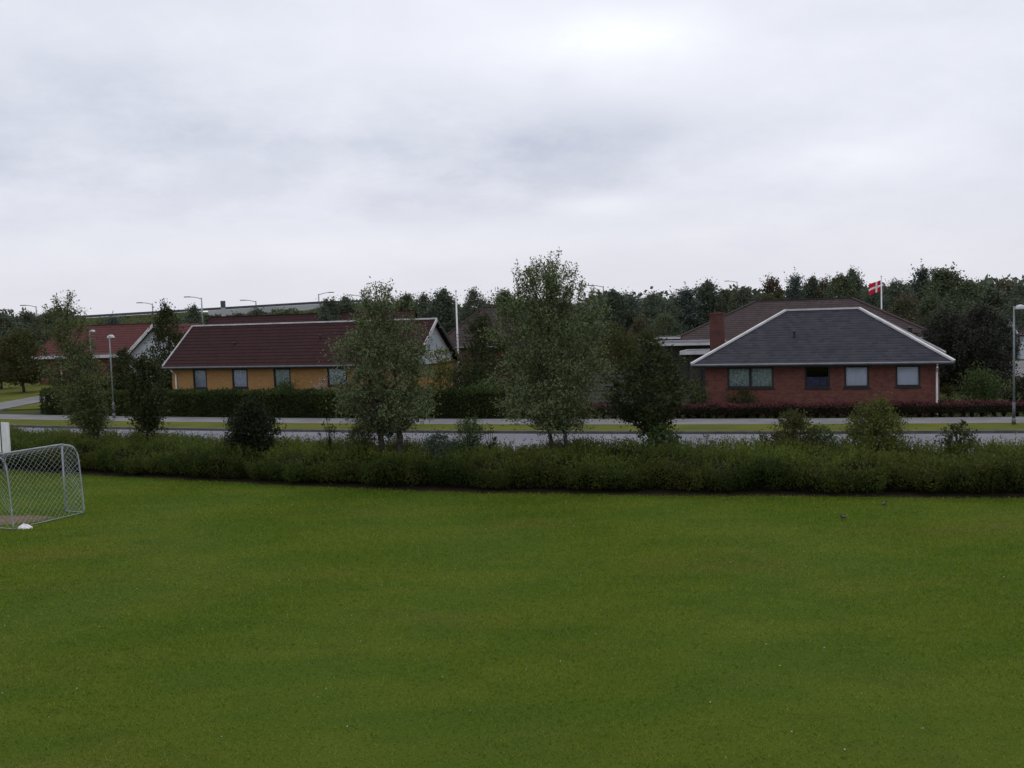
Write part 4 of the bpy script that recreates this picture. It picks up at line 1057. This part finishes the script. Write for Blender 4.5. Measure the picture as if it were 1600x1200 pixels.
proto('copper', 'copper', 106, [(.10, 1.7), (.2, 2.9), (.45, 3.6), (.7, 3.0), (.9, 1.6), (1, .5)], **{**FAR, 'n_clump': 330, 'per': 66, 'L': .26, 'W': .16, 'sig': .38})
proto('garden', 'dark_leaf', 107, [(.12, 1.2), (.25, 2.0), (.5, 2.2), (.75, 1.6), (.92, .8), (1, .2)], **{**FAR, 'n_clump': 150, 'L': .26, 'W': .15, 'per': 55})
proto('street', 'olive_leaf', 108, [(.22, 1.6), (.35, 2.5), (.6, 2.6), (.8, 1.8), (.94, .9), (1, .3)], **{**FAR, 'n_clump': 150, 'L': .28, 'W': .16, 'per': 55})
rs = random.Random(77)
def far_tree(key, u, v, d, label, hw=None, group='trees of the far tree line', name='tree', zbase=0.0):
    if group.startswith('trees of the far'): v += 7
    g = ground_at(u, d); h = top_z(u, v, d) - zbase
    root = tag(empty(name, (g.x, g.y, zbase), rs.uniform(0, 6.28)), label, 'tree', group)
    k = h/8.0; base = {'round': 2.7, 'cone': 2.0, 'peaks': 2.4, 'tall': 1.7, 'rust': 2.2, 'copper': 3.6, 'garden': 2.2, 'street': 2.6}[key]
    kx = (hw*(1.4 if group.startswith('trees of the far') else 1.15)*d/FPX)/base if hw else k
    root.scale = (kx, kx, k)
    me, tme = protos[key]
    link('crown', me, root); link('trunk', tme, root)
    return root
A = 'of the far tree line'
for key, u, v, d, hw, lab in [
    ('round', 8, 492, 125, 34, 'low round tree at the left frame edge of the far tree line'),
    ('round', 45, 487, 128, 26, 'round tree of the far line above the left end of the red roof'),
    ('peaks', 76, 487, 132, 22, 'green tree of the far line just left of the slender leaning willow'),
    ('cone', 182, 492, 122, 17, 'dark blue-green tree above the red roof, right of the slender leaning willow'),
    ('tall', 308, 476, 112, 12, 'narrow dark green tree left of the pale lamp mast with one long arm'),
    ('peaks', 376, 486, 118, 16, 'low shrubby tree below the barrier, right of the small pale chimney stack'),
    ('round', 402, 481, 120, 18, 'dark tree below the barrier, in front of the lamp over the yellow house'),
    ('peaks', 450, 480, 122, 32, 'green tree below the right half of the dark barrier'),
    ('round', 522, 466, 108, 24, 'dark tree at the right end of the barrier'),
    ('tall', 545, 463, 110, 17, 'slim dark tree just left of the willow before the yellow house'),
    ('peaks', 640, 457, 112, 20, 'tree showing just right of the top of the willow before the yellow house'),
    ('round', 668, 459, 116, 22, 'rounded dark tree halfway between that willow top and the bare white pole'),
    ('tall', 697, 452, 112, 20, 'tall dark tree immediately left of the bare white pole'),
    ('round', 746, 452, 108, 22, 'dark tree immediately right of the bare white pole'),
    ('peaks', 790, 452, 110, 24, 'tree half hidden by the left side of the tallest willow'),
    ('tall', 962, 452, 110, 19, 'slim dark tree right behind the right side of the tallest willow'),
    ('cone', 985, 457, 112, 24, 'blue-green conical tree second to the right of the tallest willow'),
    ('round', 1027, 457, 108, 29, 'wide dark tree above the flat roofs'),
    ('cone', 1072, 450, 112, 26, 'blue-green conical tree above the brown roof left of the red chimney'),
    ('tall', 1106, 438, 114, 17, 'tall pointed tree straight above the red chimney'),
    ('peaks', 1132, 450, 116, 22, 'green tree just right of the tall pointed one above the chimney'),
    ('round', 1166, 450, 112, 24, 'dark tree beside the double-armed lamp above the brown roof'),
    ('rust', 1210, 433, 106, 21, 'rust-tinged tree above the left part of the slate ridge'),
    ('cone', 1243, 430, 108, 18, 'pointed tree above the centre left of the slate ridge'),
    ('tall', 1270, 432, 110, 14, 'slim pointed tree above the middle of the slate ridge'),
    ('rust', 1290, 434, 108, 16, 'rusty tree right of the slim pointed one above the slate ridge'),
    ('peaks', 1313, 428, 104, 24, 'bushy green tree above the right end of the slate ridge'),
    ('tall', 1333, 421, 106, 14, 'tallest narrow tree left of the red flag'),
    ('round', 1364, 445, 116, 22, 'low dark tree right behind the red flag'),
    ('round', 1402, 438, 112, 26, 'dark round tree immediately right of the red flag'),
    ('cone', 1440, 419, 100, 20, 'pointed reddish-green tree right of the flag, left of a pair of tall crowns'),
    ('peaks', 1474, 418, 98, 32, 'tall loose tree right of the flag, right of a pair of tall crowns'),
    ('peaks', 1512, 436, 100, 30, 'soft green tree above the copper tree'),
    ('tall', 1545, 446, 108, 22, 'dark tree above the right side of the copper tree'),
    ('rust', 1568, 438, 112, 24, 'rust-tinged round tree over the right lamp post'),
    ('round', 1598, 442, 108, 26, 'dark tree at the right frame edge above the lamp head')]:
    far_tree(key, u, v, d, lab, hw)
far_tree('rust', 1415, 468, 90, 'olive-rusty tree behind the right hip of the brown roof', 30, 'trees behind the red brick house')
far_tree('peaks', 1455, 468, 84, 'grey-green willow-like tree between brown roof and copper tree', 26, 'trees behind the red brick house')
far_tree('peaks', 1525, 478, 80, 'grey-green tree peeping over the copper tree', 32, 'trees behind the red brick house')
far_tree('copper', 1478, 492, 62, 'wide dark copper tree right of the red brick house, left of two', 44, 'copper trees by the red brick house', 'copper_tree')
far_tree('copper', 1535, 484, 60, 'wide dark copper tree right of the red brick house, near the lamp post', 46, 'copper trees by the red brick house', 'copper_tree')
far_tree('garden', 267, 480, 76, 'dark garden tree between red-roofed and yellow brick houses', 25, 'garden trees at the left', 'garden_tree')
far_tree('garden', 198, 548, 72, 'low dark garden tree under the white gabled wing', 26, 'garden trees at the left', 'garden_tree')
far_tree('garden', 120, 545, 80, 'dark garden tree behind the slender leaning willow', 30, 'garden trees at the left', 'garden_tree')
far_tree('street', 38, 518, 86, 'olive street tree on the grass by the side street, with bare trunk', 34, 'garden trees at the left', 'street_tree')
far_tree('street', 2, 532, 92, 'dark street tree cut by the left frame edge', 30, 'garden trees at the left', 'street_tree')
far_tree('peaks', 1040, 494, 84, 'light green bushy tree behind the carport', 24, 'trees behind the red brick house')
far_tree('rust', 1000, 500, 78, 'rust-tinged tree behind the slatted fence and carport', 22, 'trees behind the red brick house')
far_tree('round', 1590, 470, 92, 'dark round tree over the pale house at the right edge', 24, 'trees behind the red brick house')
# far wood: one mass nobody could count
rng = np.random.default_rng(55); Vs, Ts = [], []
for i in range(440):
    x_ = rng.uniform(-115, 110); y_ = 122 + rng.uniform(0, 24) + (46 if x_ < -22 else 0)
    hgt = rng.uniform(5.8, 7.2) + (.015*max(x_ - 10, 0))
    if x_ < -22: hgt = rng.uniform(6.5, 8.4)
    if -64 < x_*150/y_ < -22: continue
    n_ = 420; r_ = rng.uniform(2.0, 3.6)
    q = unit(rng.normal(size=(n_, 3)))*rng.uniform(.55, 1, (n_, 1))**.5
    Vs.append(np.array([x_, y_, hgt*.5]) + q*np.array([r_, r_, hgt*.5])*(1 + .2*np.sin(q*7 + i))); Ts.append(rng.random()*.6 + .4*rng.random(n_))
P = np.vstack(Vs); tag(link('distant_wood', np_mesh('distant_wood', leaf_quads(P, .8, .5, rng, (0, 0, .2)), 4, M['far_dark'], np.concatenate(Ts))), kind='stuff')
# shrubs that cover the embankment slope
P = []
for i in range(800):
    x_ = rng.uniform(-110, -8); k = rng.random()**.6; y_ = ED - 22 + 20*k; zb_ = k*(float(crest(x_)) - 1.2); r_ = rng.uniform(.7, 1.3)*(1.1 - (.55 if -46 < x_ < -27 else .22)*k)
    q = unit(rng.normal(size=(110, 3)))*rng.uniform(.4, 1, (110, 1)); q[:, 2] = np.abs(q[:, 2])
    P.append(np.array([x_, y_, zb_]) + q*np.array([r_*1.3, r_, r_*.9]))
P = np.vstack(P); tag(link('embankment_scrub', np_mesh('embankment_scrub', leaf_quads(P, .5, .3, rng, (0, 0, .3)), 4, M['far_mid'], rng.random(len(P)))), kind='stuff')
